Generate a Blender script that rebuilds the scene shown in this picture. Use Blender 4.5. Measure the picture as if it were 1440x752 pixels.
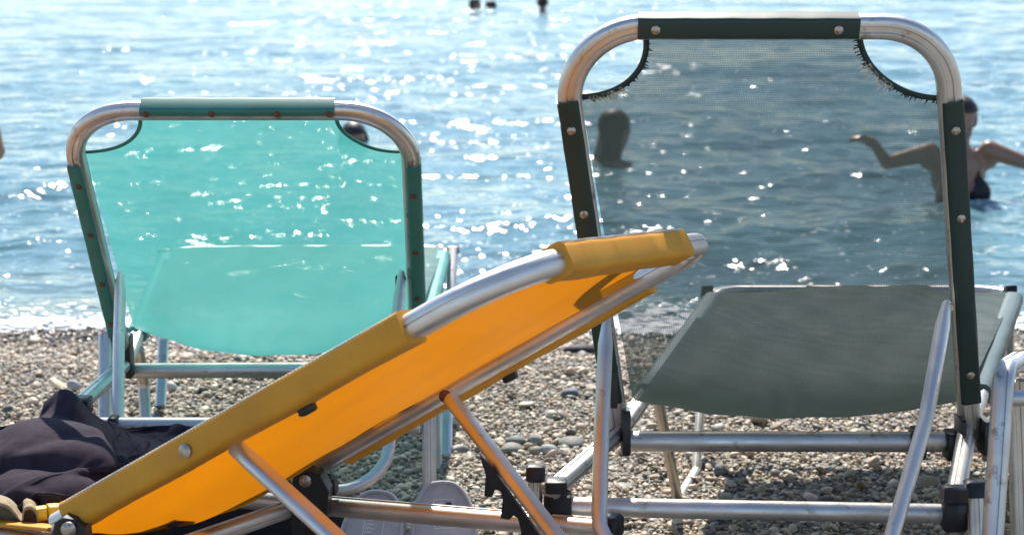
import bpy, math, random
import numpy as np
from mathutils import Vector, Matrix
for o in list(bpy.data.objects): bpy.data.objects.remove(o)
random.seed(7); RNG = np.random.default_rng(11)
SC = bpy.context.scene; COL = SC.collection
R_ = math.radians
# ---------------------------------------------------------------- camera, sky, sun, exposure
F = 2500.0; TH = math.atan(480 / F); CH = 1.15
cam = bpy.data.cameras.new("Camera"); cam_o = bpy.data.objects.new("Camera", cam); COL.objects.link(cam_o)
cam.sensor_width = 36; cam.lens = F / 1440 * 36; cam.clip_start = .05; cam.clip_end = 12000
cam_o.location = (0, 0, CH); cam_o.rotation_euler = (math.pi / 2 - TH, 0, 0)
cam.dof.use_dof = True; cam.dof.focus_distance = 2.75; cam.dof.aperture_fstop = 6.8; cam.dof.aperture_blades = 7
SC.camera = cam_o
SUN_EL, SUN_AZ = 47.5, -4.5
W = bpy.data.worlds.new("World"); SC.world = W; W.use_nodes = True
wn = W.node_tree; bg = wn.nodes["Background"]; sky = wn.nodes.new("ShaderNodeTexSky"); sky.sky_type = 'NISHITA'
sky.sun_disc = False; sky.sun_elevation = R_(SUN_EL); sky.sun_rotation = R_(SUN_AZ); sky.air_density = 1.0; sky.dust_density = 0.15; sky.ozone_density = 1.3
wn.links.new(sky.outputs[0], bg.inputs[0]); bg.inputs[1].default_value = 0.12
sun = bpy.data.lights.new("Sun", 'SUN'); sun.energy = 5.0; sun.angle = R_(.53); sun.color = (1, .94, .84)
sun_o = bpy.data.objects.new("Sun", sun); COL.objects.link(sun_o)
sd = Vector((math.sin(R_(SUN_AZ)) * math.cos(R_(SUN_EL)), math.cos(R_(SUN_AZ)) * math.cos(R_(SUN_EL)), math.sin(R_(SUN_EL))))
sun_o.rotation_euler = sd.to_track_quat('Z', 'Y').to_euler(); sun_o.location = (-3, 8, 9)
SC.view_settings.view_transform = 'Standard'; SC.view_settings.look = 'None'; SC.view_settings.exposure = 0.64; SC.view_settings.gamma = 1
SC.view_settings.use_curve_mapping = False
SC.cycles.max_bounces = 10; SC.cycles.transparent_max_bounces = 24; SC.cycles.sample_clamp_indirect = 6
SC.cycles.use_denoising = True
try: SC.cycles.denoising_prefilter = 'ACCURATE'
except Exception: pass
# ---------------------------------------------------------------- helpers
CF = Vector((0, math.cos(TH), -math.sin(TH))); CU = Vector((0, math.sin(TH), math.cos(TH)))
def ray(px, py): return CF + Vector((1, 0, 0)) * ((px - 720) / F) - CU * ((py - 376) / F)
def P(px, py, Y):
    d = ray(px, py); return Vector((0, 0, CH)) + d * (Y / d.y)
def G(px, py, z):
    d = ray(px, py); return Vector((0, 0, CH)) + d * ((z - CH) / d.z)
def lerp(a, b, t): return a + (b - a) * t
def tag(o, label=None, cat=None, group=None, kind=None):
    if label: o['label'] = label
    if cat: o['category'] = cat
    if group: o['group'] = group
    if kind: o['kind'] = kind
    return o
def empty(name, loc, label, cat, group=None):
    o = bpy.data.objects.new(name, None); o.location = loc; o.empty_display_size = .05; COL.objects.link(o)
    return tag(o, label, cat, group)
def wloc(o):
    v = Vector((0, 0, 0))
    while o is not None: v = v + o.location; o = o.parent
    return v
class MB:
    def __init__(s): s.v = []; s.f = []; s.uv = {}
    def add(s, vs, fs):
        n = len(s.v); s.v += [Vector(v) for v in vs]; s.f += [tuple(i + n for i in f) for f in fs]; return n
    def sweep(s, path, prof, n=None, scale=None, caps=True):
        path = [Vector(p) for p in path]; m = len(prof); rings = []
        if n is not None: n = Vector(n).normalized()
        t0 = (path[1] - path[0]).normalized()
        b = (n.cross(t0) if n is not None else t0.orthogonal()).normalized()
        for i, p in enumerate(path):
            a = path[max(i - 1, 0)]; c = path[min(i + 1, len(path) - 1)]; t = (c - a).normalized()
            if n is not None: b = n.cross(t).normalized(); nn = t.cross(b).normalized()
            else: b = (b - t * b.dot(t)).normalized(); nn = t.cross(b).normalized()
            k = scale[i] if scale else (1, 1)
            if not isinstance(k, tuple): k = (k, k)
            rings.append([p + b * (q[0] * k[0]) + nn * (q[1] * k[1]) for q in prof])
        vs = [v for r in rings for v in r]; fs = []
        for i in range(len(path) - 1):
            for j in range(m):
                fs.append((i * m + j, i * m + (j + 1) % m, (i + 1) * m + (j + 1) % m, (i + 1) * m + j))
        if caps: fs += [tuple(range(m))[::-1], tuple((len(path) - 1) * m + j for j in range(m))]
        s.add(vs, fs); return s
    def tube(s, path, r, seg=14, scale=None): return s.sweep(path, circ(r, seg), None, scale)
    def box(s, c, ax, ay, az, bev=.12):
        """rounded block: centre c and three half-axes"""
        c = Vector(c); ax, ay, az = Vector(ax), Vector(ay), Vector(az); pts = []; k = 1 - bev
        lay = [(-1, k), (-k, 1), (k, 1), (1, k)]
        prof = []
        for sx, sy in ((1, 1), (-1, 1), (-1, -1), (1, -1)):
            q = [(sx, sy * k), (sx * k, sy)]
            if sx * sy < 0: q.reverse()
            prof += q
        vs = []
        for z, kk in lay:
            for x, y in prof: vs.append(c + ax * (x * kk) + ay * (y * kk) + az * z)
        m = 8; fs = []
        for i in range(3):
            for j in range(m): fs.append((i * m + j, i * m + (j + 1) % m, (i + 1) * m + (j + 1) % m, (i + 1) * m + j))
        fs += [tuple(range(m))[::-1], tuple(3 * m + j for j in range(m))]
        s.add(vs, fs); return s
    def prism(s, pts, n, th):
        """outline pts (3D, planar) given thickness th along n, with a small chamfer"""
        n = Vector(n).normalized(); pts = [Vector(p) for p in pts]; c = sum(pts, Vector()) / len(pts); m = len(pts)
        e = min(.12 * th, .002)
        def ins(p): return p + (c - p).normalized() * e
        vs = [ins(p) for p in pts] + [p + n * e for p in pts] + [p + n * (th - e) for p in pts] + [ins(p) + n * th for p in pts]
        fs = []
        for i in range(3):
            for j in range(m): fs.append((i * m + j, i * m + (j + 1) % m, (i + 1) * m + (j + 1) % m, (i + 1) * m + j))
        fs += [tuple(range(m))[::-1], tuple(3 * m + j for j in range(m))]
        s.add(vs, fs); return s
    def grid(s, rows, uvs=None):
        m = len(rows[0]); n0 = len(s.v)
        for i, r in enumerate(rows):
            for j, p in enumerate(r):
                if uvs: s.uv[len(s.v)] = uvs[i][j]
                s.v.append(Vector(p))
        for i in range(len(rows) - 1):
            for j in range(m - 1):
                s.f.append((n0 + i * m + j, n0 + i * m + j + 1, n0 + (i + 1) * m + j + 1, n0 + (i + 1) * m + j))
        return s
    def build(s, name, mat, parent=None, smooth=True, angle=40, label=None):
        off = wloc(parent) if parent is not None else Vector((0, 0, 0))
        org = off if parent is not None else sum(s.v, Vector()) / len(s.v)
        me = bpy.data.meshes.new(name); me.from_pydata([tuple(v - org) for v in s.v], [], s.f)
        if s.uv:
            l = me.uv_layers.new(name='UVMap')
            for lp in me.loops: l.data[lp.index].uv = s.uv.get(lp.vertex_index, (0, 0))
        me.materials.append(mat)
        me.validate(); me.update()
        if smooth:
            me.polygons.foreach_set('use_smooth', [True] * len(me.polygons))
            try: me.set_sharp_from_angle(angle=R_(angle))
            except Exception: pass
        o = bpy.data.objects.new(name, me); COL.objects.link(o)
        if parent is not None: o.parent = parent
        else: o.location = org
        if label: o['label'] = label
        return o
def circ(r, seg=14): return [(r * math.cos(2 * math.pi * i / seg), r * math.sin(2 * math.pi * i / seg)) for i in range(seg)]
def rrect(w, h, r, seg=4):
    out = []
    for k, (sx, sy) in enumerate(((1, 1), (-1, 1), (-1, -1), (1, -1))):
        for i in range(seg + 1):
            a = math.pi / 2 * (k + i / seg)
            out.append((sx * (w / 2 - r) + r * math.cos(a), sy * (h / 2 - r) + r * math.sin(a)))
    return out
def ribbed(w, h, d=.0022):
    """rounded extrusion with a shallow groove down both long faces, as these aluminium frames have"""
    r = min(w, h) * .42; g = w * .10; out = []
    base = rrect(w, h, r, 5)
    q = [p for p in base]
    res = []
    for i, p in enumerate(q):
        res.append(p)
        nx = q[(i + 1) % len(q)]
        if abs(p[1]) > h / 2 - 1e-6 and abs(nx[1]) > h / 2 - 1e-6 and p[0] * nx[0] < 0 and p[1] * nx[1] > 0:
            sg = 1 if p[1] > 0 else -1; dx = 1 if p[0] > 0 else -1
            for x, dd in ((g * 1.5, 0), (g, d), (-g, d), (-g * 1.5, 0)): res.append((dx * x, sg * (h / 2 - dd)))
        elif abs(p[0]) > w / 2 - 1e-6 and abs(nx[0]) > w / 2 - 1e-6 and p[1] * nx[1] < 0 and p[0] * nx[0] > 0:
            sg = 1 if p[0] > 0 else -1; dx = 1 if p[1] > 0 else -1; g2 = min(g, abs(p[1]) * .5)
            for x, dd in ((g2 * 1.5, 0), (g2, d), (-g2, d), (-g2 * 1.5, 0)): res.append((sg * (w / 2 - dd), dx * x))
    return res
def fillet(pts, r, seg=10):
    pts = [Vector(p) for p in pts]; out = [pts[0]]
    for i in range(1, len(pts) - 1):
        a, b, c = pts[i - 1], pts[i], pts[i + 1]; u = (a - b).normalized(); v = (c - b).normalized()
        rr = r[i - 1] if isinstance(r, (list, tuple)) else r
        ang = u.angle(v); d = min(rr / math.tan(ang / 2), (a - b).length * .49, (c - b).length * .49); rad = d * math.tan(ang / 2)
        ctr = b + (u + v).normalized() * (rad / math.sin(ang / 2)); p0 = b + u * d; p1 = b + v * d
        x = (p0 - ctr); tot = x.angle(p1 - ctr); ax = x.cross(p1 - ctr).normalized()
        for k in range(seg + 1): out.append(ctr + Matrix.Rotation(tot * k / seg, 3, ax) @ x)
    out.append(pts[-1]); return out
def resample(path, n):
    path = [Vector(p) for p in path]; L = [0]
    for a, b in zip(path, path[1:]): L.append(L[-1] + (b - a).length)
    out = []
    for k in range(n):
        d = L[-1] * k / (n - 1); i = 0
        while i < len(L) - 2 and L[i + 1] < d: i += 1
        out.append(lerp(path[i], path[i + 1], (d - L[i]) / max(L[i + 1] - L[i], 1e-9)))
    return out
# ---------------------------------------------------------------- materials
def new_mat(name):
    m = bpy.data.materials.new(name); m.use_nodes = True; nt = m.node_tree; nt.nodes.clear()
    out = nt.nodes.new('ShaderNodeOutputMaterial'); return m, nt, out
def N(nt, t, **kw):
    n = nt.nodes.new(t)
    for k, v in kw.items():
        if k.startswith('i_'):
            key = k[2:].replace('_', ' ')
            n.inputs[key].default_value = v
        else: setattr(n, k, v)
    return n
def noise(nt, vec, scale, detail=4, rough=.55):
    n = N(nt, 'ShaderNodeTexNoise'); n.inputs['Scale'].default_value = scale; n.inputs['Detail'].default_value = detail; n.inputs['Roughness'].default_value = rough
    if vec is not None: nt.links.new(vec, n.inputs['Vector'])
    return n.outputs['Fac']
def ramp(nt, fac, stops):
    r = N(nt, 'ShaderNodeValToRGB'); e = r.color_ramp.elements
    while len(e) < len(stops): e.new(.5)
    for x, (p, c) in zip(e, stops): x.position = p; x.color = (*c, 1) if len(c) == 3 else c
    nt.links.new(fac, r.inputs[0]); return r.outputs[0]
def math_(nt, op, a, b=None, c=None):
    n = N(nt, 'ShaderNodeMath', operation=op)
    for i, x in enumerate((a, b, c)):
        if x is None: continue
        if isinstance(x, (int, float)): n.inputs[i].default_value = x
        else: nt.links.new(x, n.inputs[i])
    return n.outputs[0]
def mixc(nt, fac, a, b, blend='MIX'):
    n = N(nt, 'ShaderNodeMix', data_type='RGBA', blend_type=blend)
    for i, x in ((0, fac), (6, a), (7, b)):
        if isinstance(x, (int, float)): n.inputs[i].default_value = x
        elif isinstance(x, tuple): n.inputs[i].default_value = (*x, 1)
        else: nt.links.new(x, n.inputs[i])
    return n.outputs[2]
def objco(nt): return N(nt, 'ShaderNodeTexCoord').outputs['Object']
def bump(nt, h, strength, dist):
    b = N(nt, 'ShaderNodeBump'); b.inputs['Strength'].default_value = strength; b.inputs['Distance'].default_value = dist
    nt.links.new(h, b.inputs['Height']); return b.outputs[0]
def simple(name, col, rough=.6, metal=0., var=.25, scale=30, bscale=0, bstr=.2, dirt=None, spec=.5, sheen=0):
    m, nt, out = new_mat(name); p = N(nt, 'ShaderNodeBsdfPrincipled'); co = objco(nt)
    f = noise(nt, co, scale, 6)
    dark = tuple(c * (1 - var) for c in col); lite = tuple(min(1, c * (1 + var)) for c in col)
    c = ramp(nt, f, [(.3, dark), (.7, lite)])
    if dirt:
        f2 = noise(nt, co, dirt[1], 5, .7); k = ramp(nt, f2, [(dirt[2], (0, 0, 0)), (min(dirt[2] + .12, 1), (1, 1, 1))])
        c = mixc(nt, k, c, dirt[0])
    nt.links.new(c, p.inputs['Base Color'])
    rr = ramp(nt, noise(nt, co, scale * 2.3, 4), [(.25, (max(rough - .12, 0),) * 3), (.75, (min(rough + .12, 1),) * 3)])
    nt.links.new(rr, p.inputs['Roughness']); p.inputs['Metallic'].default_value = metal; p.inputs['Specular IOR Level'].default_value = spec
    if sheen: p.inputs['Sheen Weight'].default_value = sheen
    if bscale: nt.links.new(bump(nt, noise(nt, co, bscale, 4), bstr, .002), p.inputs['Normal'])
    nt.links.new(p.outputs[0], out.inputs[0]); return m
M = {}
M['aluminium'] = simple('brushed aluminium', (.68, .66, .635), .45, 1., .16, 9, 160, .16, ((.34, .30, .25), 26, .58))
M['satin_aluminium'] = simple('satin aluminium', (.76, .73, .70), .50, 1., .12, 9, 160, .12, ((.42, .38, .33), 26, .64))
M['dull_aluminium'] = simple('weathered aluminium', (.62, .57, .50), .45, .85, .16, 14, 90, .15, ((.30, .26, .21), 20, .62))
M['black_plastic'] = simple('black plastic', (.016, .016, .018), .42, 0, .3, 25, 200, .1)
M['rivet_steel'] = simple('rivet steel', (.48, .42, .36), .38, .9, .2, 300, 0, .1, ((.20, .09, .04), 160, .55))
M['rivet_rust'] = simple('rusted rivet', (.16, .075, .05), .6, .5, .4, 300)
def fabric(name, base, trans, t_lo, t_hi, gloss_rough=.42, trans_col=None, mixt=.5, period=.0038, seat=None, spec=.5):
    """woven coated sling cloth: diffuse + translucent threads, with small open gaps between them"""
    m, nt, out = new_mat(name); uv = N(nt, 'ShaderNodeTexCoord').outputs['UV']; sx = N(nt, 'ShaderNodeSeparateXYZ'); nt.links.new(uv, sx.inputs[0])
    k = 2 * math.pi / period
    a = math_(nt, 'COSINE', math_(nt, 'MULTIPLY', sx.outputs[0], k)); b = math_(nt, 'COSINE', math_(nt, 'MULTIPLY', sx.outputs[1], k))
    a1 = math_(nt, 'MULTIPLY_ADD', a, .5, .5); b1 = math_(nt, 'MULTIPLY_ADD', b, .5, .5)
    hole = math_(nt, 'MULTIPLY', a1, b1)                               # mean .25
    thread = math_(nt, 'MULTIPLY_ADD', math_(nt, 'MULTIPLY', a, b), .5, .5)
    co = objco(nt); big = noise(nt, co, 5, 5, .6); fine = noise(nt, co, 220, 3)
    d = tuple(c * .78 for c in base); l = tuple(min(1, c * 1.2) for c in base)
    c = ramp(nt, big, [(.3, d), (.72, l)])
    c = mixc(nt, math_(nt, 'MULTIPLY', fine, .35), c, tuple(x * .6 for x in base))
    st = ramp(nt, noise(nt, co, 13, 6, .7), [(.58, (0, 0, 0)), (.74, (.55, .55, .55))]); c = mixc(nt, st, c, tuple(x * .5 + .012 for x in base))   # grime
    if seat:                                                           # sun sheen on the seat half, painted in as pale thread crowns
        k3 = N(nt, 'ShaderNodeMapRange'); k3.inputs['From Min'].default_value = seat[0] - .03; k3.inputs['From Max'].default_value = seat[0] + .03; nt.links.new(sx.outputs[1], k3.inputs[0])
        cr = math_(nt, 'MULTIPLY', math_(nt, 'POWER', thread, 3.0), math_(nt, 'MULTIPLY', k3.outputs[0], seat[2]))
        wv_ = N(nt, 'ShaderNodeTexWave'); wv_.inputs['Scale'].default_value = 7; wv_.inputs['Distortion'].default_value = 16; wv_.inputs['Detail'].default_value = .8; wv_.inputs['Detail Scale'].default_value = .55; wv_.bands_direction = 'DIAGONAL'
        nt.links.new(uv, wv_.inputs['Vector']); cr = math_(nt, 'MULTIPLY', cr, math_(nt, 'MULTIPLY_ADD', wv_.outputs['Fac'], .85, .15))   # wavy bands imitating moire, painted into the thread colour
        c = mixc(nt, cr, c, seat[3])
    p = N(nt, 'ShaderNodeBsdfPrincipled'); nt.links.new(c, p.inputs['Base Color']); p.inputs['Roughness'].default_value = gloss_rough
    p.inputs['Specular IOR Level'].default_value = spec
    nt.links.new(bump(nt, thread, .35, .0006), p.inputs['Normal'])
    tr = N(nt, 'ShaderNodeBsdfTranslucent'); tc = mixc(nt, .5, c, c)
    if trans_col:
        dd = tuple(x * .85 for x in trans_col); tc = ramp(nt, big, [(.3, dd), (.72, trans_col)])
    nt.links.new(tc, tr.inputs[0])
    mx = N(nt, 'ShaderNodeMixShader'); mx.inputs[0].default_value = mixt; nt.links.new(p.outputs[0], mx.inputs[1]); nt.links.new(tr.outputs[0], mx.inputs[2])
    if t_hi <= 0: nt.links.new(mx.outputs[0], out.inputs[0]); return m
    tp = N(nt, 'ShaderNodeBsdfTransparent'); m2 = N(nt, 'ShaderNodeMixShader')
    wob = math_(nt, 'MULTIPLY_ADD', noise(nt, co, 14, 4), .5, .75)
    fac = math_(nt, 'MULTIPLY', math_(nt, 'MULTIPLY_ADD', hole, (t_hi - t_lo), t_lo), wob)
    if seat:                                                           # the seat half is woven closer than the back half
        k2 = N(nt, 'ShaderNodeMapRange'); k2.inputs['From Min'].default_value = seat[0] - .03; k2.inputs['From Max'].default_value = seat[0] + .03; k2.inputs['To Min'].default_value = 1; k2.inputs['To Max'].default_value = seat[1]
        nt.links.new(sx.outputs[1], k2.inputs[0]); fac = math_(nt, 'MULTIPLY', fac, k2.outputs[0])
    nt.links.new(fac, m2.inputs[0]); nt.links.new(mx.outputs[0], m2.inputs[1]); nt.links.new(tp.outputs[0], m2.inputs[2])
    nt.links.new(m2.outputs[0], out.inputs[0]); return m
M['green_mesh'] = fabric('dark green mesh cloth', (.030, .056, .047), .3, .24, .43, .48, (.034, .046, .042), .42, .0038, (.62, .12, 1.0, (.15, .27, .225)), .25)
M['green_sleeve'] = fabric('dark green hem cloth', (.020, .048, .040), 0, 0, 0, .5, None, .06)
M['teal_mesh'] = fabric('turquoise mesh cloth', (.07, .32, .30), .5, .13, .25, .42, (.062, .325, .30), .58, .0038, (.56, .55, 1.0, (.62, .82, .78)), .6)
M['green_seat_hem'] = fabric('paler green hem cloth', (.10, .15, .14), 0, 0, 0, .42, None, .1)  # seat hem, lighter base than the green back hem
M['teal_seat_hem'] = fabric('paler turquoise hem cloth', (.10, .42, .38), 0, 0, 0, .42, None, .2)  # seat hem, lighter base than the turquoise back hem
M['teal_sleeve'] = fabric('turquoise hem cloth', (.045, .24, .20), 0, 0, 0, .5, None, .12)
M['yellow_cloth'] = fabric('yellow sling cloth', (.58, .21, .006), .5, 0, 0, .5, (.48, .156, .002), .58, .003)
M['yellow_hem'] = fabric('ochre hem cloth', (.92, .40, .030), 0, 0, 0, .6, (.66, .28, .015), .15, .0022)
M['stitch'] = simple('pale thread', (.75, .70, .60), .8)
M['towel'] = simple('dark plum towel', (.040, .031, .044), .95, 0, .2, 45, 700, .35, spec=.15)
M['bundle'] = simple('black bag cloth', (.012, .012, .015), .8, 0, .3, 40, 400, .3)
M['beige'] = simple('beige cloth', (.36, .29, .19), .95, 0, .28, 70, 420, .8, spec=.15)
M['tube_yellow'] = simple('yellow plastic', (.85, .60, .04), .4, 0, .06, 20)
M['slipper'] = simple('lilac grey foam', (.50, .51, .55), .75, 0, .10, 60, 500, .2)
M['slipper_strap'] = simple('grey strap foam', (.41, .42, .45), .7, 0, .10, 60, 500, .2)
M['print'] = simple('pale print', (.78, .78, .80), .7, 0, .05, 60)
M['print_dark'] = simple('dark print', (.08, .08, .10), .7, 0, .05, 60)
M['skin'] = simple('tanned skin', (.30, .155, .10), .36, 0, .14, 18, 250, .1)
M['hair'] = simple('dark brown hair', (.022, .014, .011), .5, 0, .4, 60, 250, .4)
M['swimwear'] = simple('black swimwear', (.012, .012, .018), .6, 0, .2, 50)
M['trunks'] = simple('navy swim shorts', (.02, .03, .08), .7, 0, .2, 50)
def stone_mat(name, col): return simple(name, col, .72, 0, .28, 55, 160, .35, (tuple(min(1, c * 1.6) for c in col), 24, .62))
# ---------------------------------------------------------------- ground, sea
WZ = -.15
def zg(x, y):
    y = np.asarray(y, float); x = np.asarray(x, float)
    z = np.interp(y, [-400, -3, 0, 2.0, 3.0, 3.6, 4.7, 5.62, 6.3, 9, 14, 30, 4000], [6, .75, .36, .10, .012, 0, -.01, -.145, -.36, -1.12, -2.0, -4, -8])
    und = .010 * np.sin(x * 2.3 + y * 1.7) + .008 * np.sin(x * 4.1 - y * 3.3 + 1) + .006 * np.sin(y * 6.1 + x * 1.3)
    return z + und * np.clip((7 - y) / 2, 0, 1)
def np_mesh(name, V, Fq, mat, kind=None, smooth=True, col=None):
    me = bpy.data.meshes.new(name); nv, nf, k = len(V), len(Fq), Fq.shape[1]
    me.vertices.add(nv); me.vertices.foreach_set('co', np.ascontiguousarray(V, np.float32).ravel())
    me.loops.add(nf * k); me.loops.foreach_set('vertex_index', np.ascontiguousarray(Fq, np.int32).ravel())
    me.polygons.add(nf); me.polygons.foreach_set('loop_start', np.arange(nf, dtype=np.int32) * k)
    me.update(calc_edges=True)
    if smooth: me.polygons.foreach_set('use_smooth', np.ones(nf, bool))
    if col is not None:
        a = me.color_attributes.new('Col', 'FLOAT_COLOR', 'POINT'); a.data.foreach_set('color', np.ascontiguousarray(col, np.float32).ravel())
    me.materials.append(mat); o = bpy.data.objects.new(name, me); COL.objects.link(o)
    if kind: o['kind'] = kind
    return o
def np_grid(nr, nc):
    i, j = np.meshgrid(np.arange(nr - 1), np.arange(nc - 1), indexing='ij'); a = (i * nc + j).ravel()
    return np.stack([a, a + 1, a + nc + 1, a + nc], 1)
def axis(*segs):
    out = []
    for a, b, n in segs: out.append(np.linspace(a, b, n, endpoint=False))
    out.append([segs[-1][1]]); return np.concatenate(out)
xs = axis((-3000, -60, 12), (-60, -5, 30), (-5, 5, 220), (5, 60, 30), (60, 3000, 12)); ys = axis((-300, -4, 12), (-4, 2.4, 50), (2.4, 6.6, 180), (6.6, 14, 30), (14, 60, 12), (60, 4000, 10))
X, Y = np.meshgrid(xs, ys); Z = zg(X, Y)
m, nt, out = new_mat('pebble ground'); p = N(nt, 'ShaderNodeBsdfPrincipled'); co = objco(nt)
vo = N(nt, 'ShaderNodeTexVoronoi'); vo.inputs['Scale'].default_value = 75; nt.links.new(co, vo.inputs['Vector'])
c1 = ramp(nt, N(nt, 'ShaderNodeSeparateColor').outputs[0], [(0, (.1, .1, .1)), (1, (.2, .2, .2))])
sep = N(nt, 'ShaderNodeSeparateColor'); nt.links.new(vo.outputs['Color'], sep.inputs[0])
c1 = ramp(nt, sep.outputs[0], [(0, (.05, .05, .05)), (.35, (.16, .15, .13)), (.7, (.28, .25, .21)), (1, (.42, .39, .35))])
nt.links.new(c1, p.inputs['Base Color']); p.inputs['Roughness'].default_value = .8
nt.links.new(bump(nt, math_(nt, 'SUBTRACT', 1.0, vo.outputs['Distance']), .9, .012), p.inputs['Normal']); nt.links.new(p.outputs[0], out.inputs[0])
np_mesh('ground', np.stack([X, Y, Z], -1).reshape(-1, 3), np_grid(len(ys), len(xs)), m, 'structure')
# sea: a real wave surface
ys = [5.3]
while ys[-1] < 55: ys.append(ys[-1] + .010 + .0033 * (ys[-1] - 5.3))
ys += [60, 70, 90, 130, 200, 400, 900, 2000, 4500]; ys = np.array(ys); NC = 560
sx_ = np.linspace(-1, 1, NC); half = np.where(ys < 60, .40 * ys + .8, .9 * ys)
X = sx_[None, :] * half[:, None]; Y = np.repeat(ys[:, None], NC, 1)
H = np.zeros_like(X); rw = np.random.default_rng(5)
for lam, amp, n, spread in ((3.2, .013, 5, .25), (1.5, .010, 9, .45), (.75, .0075, 18, .6), (.38, .0046, 26, .8), (.19, .0022, 30, .9), (.10, .0010, 30, 1.0)):
    for k in range(n):
        l = lam * rw.uniform(.7, 1.4); a = rw.normal(0, spread); kx, ky = math.sin(a) * 2 * math.pi / l, math.cos(a) * 2 * math.pi / l
        w = amp / math.sqrt(n) * rw.uniform(.7, 1.3) * 1.44
        res = np.clip((l / (.010 + .0033 * (Y - 5.3)) - 2.5) / 3, 0, 1)
        H += w * res * np.sin(kx * X + ky * Y + rw.uniform(0, 6.28))
mod = .85 + .30 * np.sin(X * 1.15 + Y * .42 + 1) * np.sin(Y * .81 - X * .32) + .12 * np.sin(X * 2.7 - Y * .9) * np.sin(Y * 1.9 + X * .7)
shore = np.clip((Y - 5.35) / 1.2, .12, 1); far = np.clip((70 - Y) / 20, 0, 1)
H = H * mod * shore * far * (1 - .34 * np.clip((Y - 8.5) / 12, 0, 1)) * (1 + .10 * np.clip(X / 2, -1, 1))
swash = .045 * np.exp(-((Y - 5.75 - .10 * np.sin(X * 1.1) - .04 * np.sin(X * 3.7)) / .10) ** 2) * (.7 + .3 * np.sin(X * 2.3 + .5))
V = np.stack([X, Y, WZ + H + swash], -1).reshape(-1, 3)
m, nt, out = new_mat('sea water'); p = N(nt, 'ShaderNodeBsdfPrincipled'); co = objco(nt); sp = N(nt, 'ShaderNodeSeparateXYZ'); nt.links.new(co, sp.inputs[0])
mp = N(nt, 'ShaderNodeMapping'); mp.inputs['Scale'].default_value = (.55, 1, 1); nt.links.new(co, mp.inputs[0])
big = noise(nt, mp.outputs[0], .8, 3)
c = ramp(nt, big, [(.35, (.085, .19, .225)), (.65, (.12, .25, .285))])
shallow = N(nt, 'ShaderNodeMapRange'); shallow.inputs['From Min'].default_value = 5.5; shallow.inputs['From Max'].default_value = 7.2; shallow.inputs['To Min'].default_value = 1; shallow.inputs['To Max'].default_value = 0
nt.links.new(sp.outputs[1], shallow.inputs[0])
c = mixc(nt, math_(nt, 'MULTIPLY', shallow.outputs[0], .6), c, (.13, .14, .13))
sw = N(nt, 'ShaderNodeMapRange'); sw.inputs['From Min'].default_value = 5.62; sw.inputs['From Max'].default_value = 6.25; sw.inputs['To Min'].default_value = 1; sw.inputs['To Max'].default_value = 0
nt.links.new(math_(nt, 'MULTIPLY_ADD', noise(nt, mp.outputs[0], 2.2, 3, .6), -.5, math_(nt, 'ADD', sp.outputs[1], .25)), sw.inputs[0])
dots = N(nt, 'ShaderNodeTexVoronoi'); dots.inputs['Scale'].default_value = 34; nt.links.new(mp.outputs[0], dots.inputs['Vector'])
glitter = math_(nt, 'GREATER_THAN', math_(nt, 'SUBTRACT', math_(nt, 'MULTIPLY_ADD', noise(nt, mp.outputs[0], 11, 4, .65), .8, math_(nt, 'MULTIPLY', sw.outputs[0], .42)), math_(nt, 'MULTIPLY', dots.outputs['Distance'], .55)), .37)
c = mixc(nt, glitter, c, (.78, .79, .79))  # white flecks along the shore: sun glitter painted into the water colour
nt.links.new(c, p.inputs['Base Color']); p.inputs['IOR'].default_value = 1.33
nt.links.new(math_(nt, 'MULTIPLY_ADD', glitter, .5, .10), p.inputs['Roughness'])
h = math_(nt, 'ADD', math_(nt, 'MULTIPLY', noise(nt, mp.outputs[0], 9, 2, .5), .8), math_(nt, 'MULTIPLY', noise(nt, mp.outputs[0], 30, 2, .6), math_(nt, 'MULTIPLY_ADD', sw.outputs[0], 1.2, .15)))
h = math_(nt, 'ADD', h, math_(nt, 'MULTIPLY', noise(nt, mp.outputs[0], 2.6, 2, .5), 2.6))
nt.links.new(bump(nt, h, 1.0, .036), p.inputs['Normal']); nt.links.new(p.outputs[0], out.inputs[0])
np_mesh('sea', V, np_grid(len(ys), NC), m, 'structure')
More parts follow.
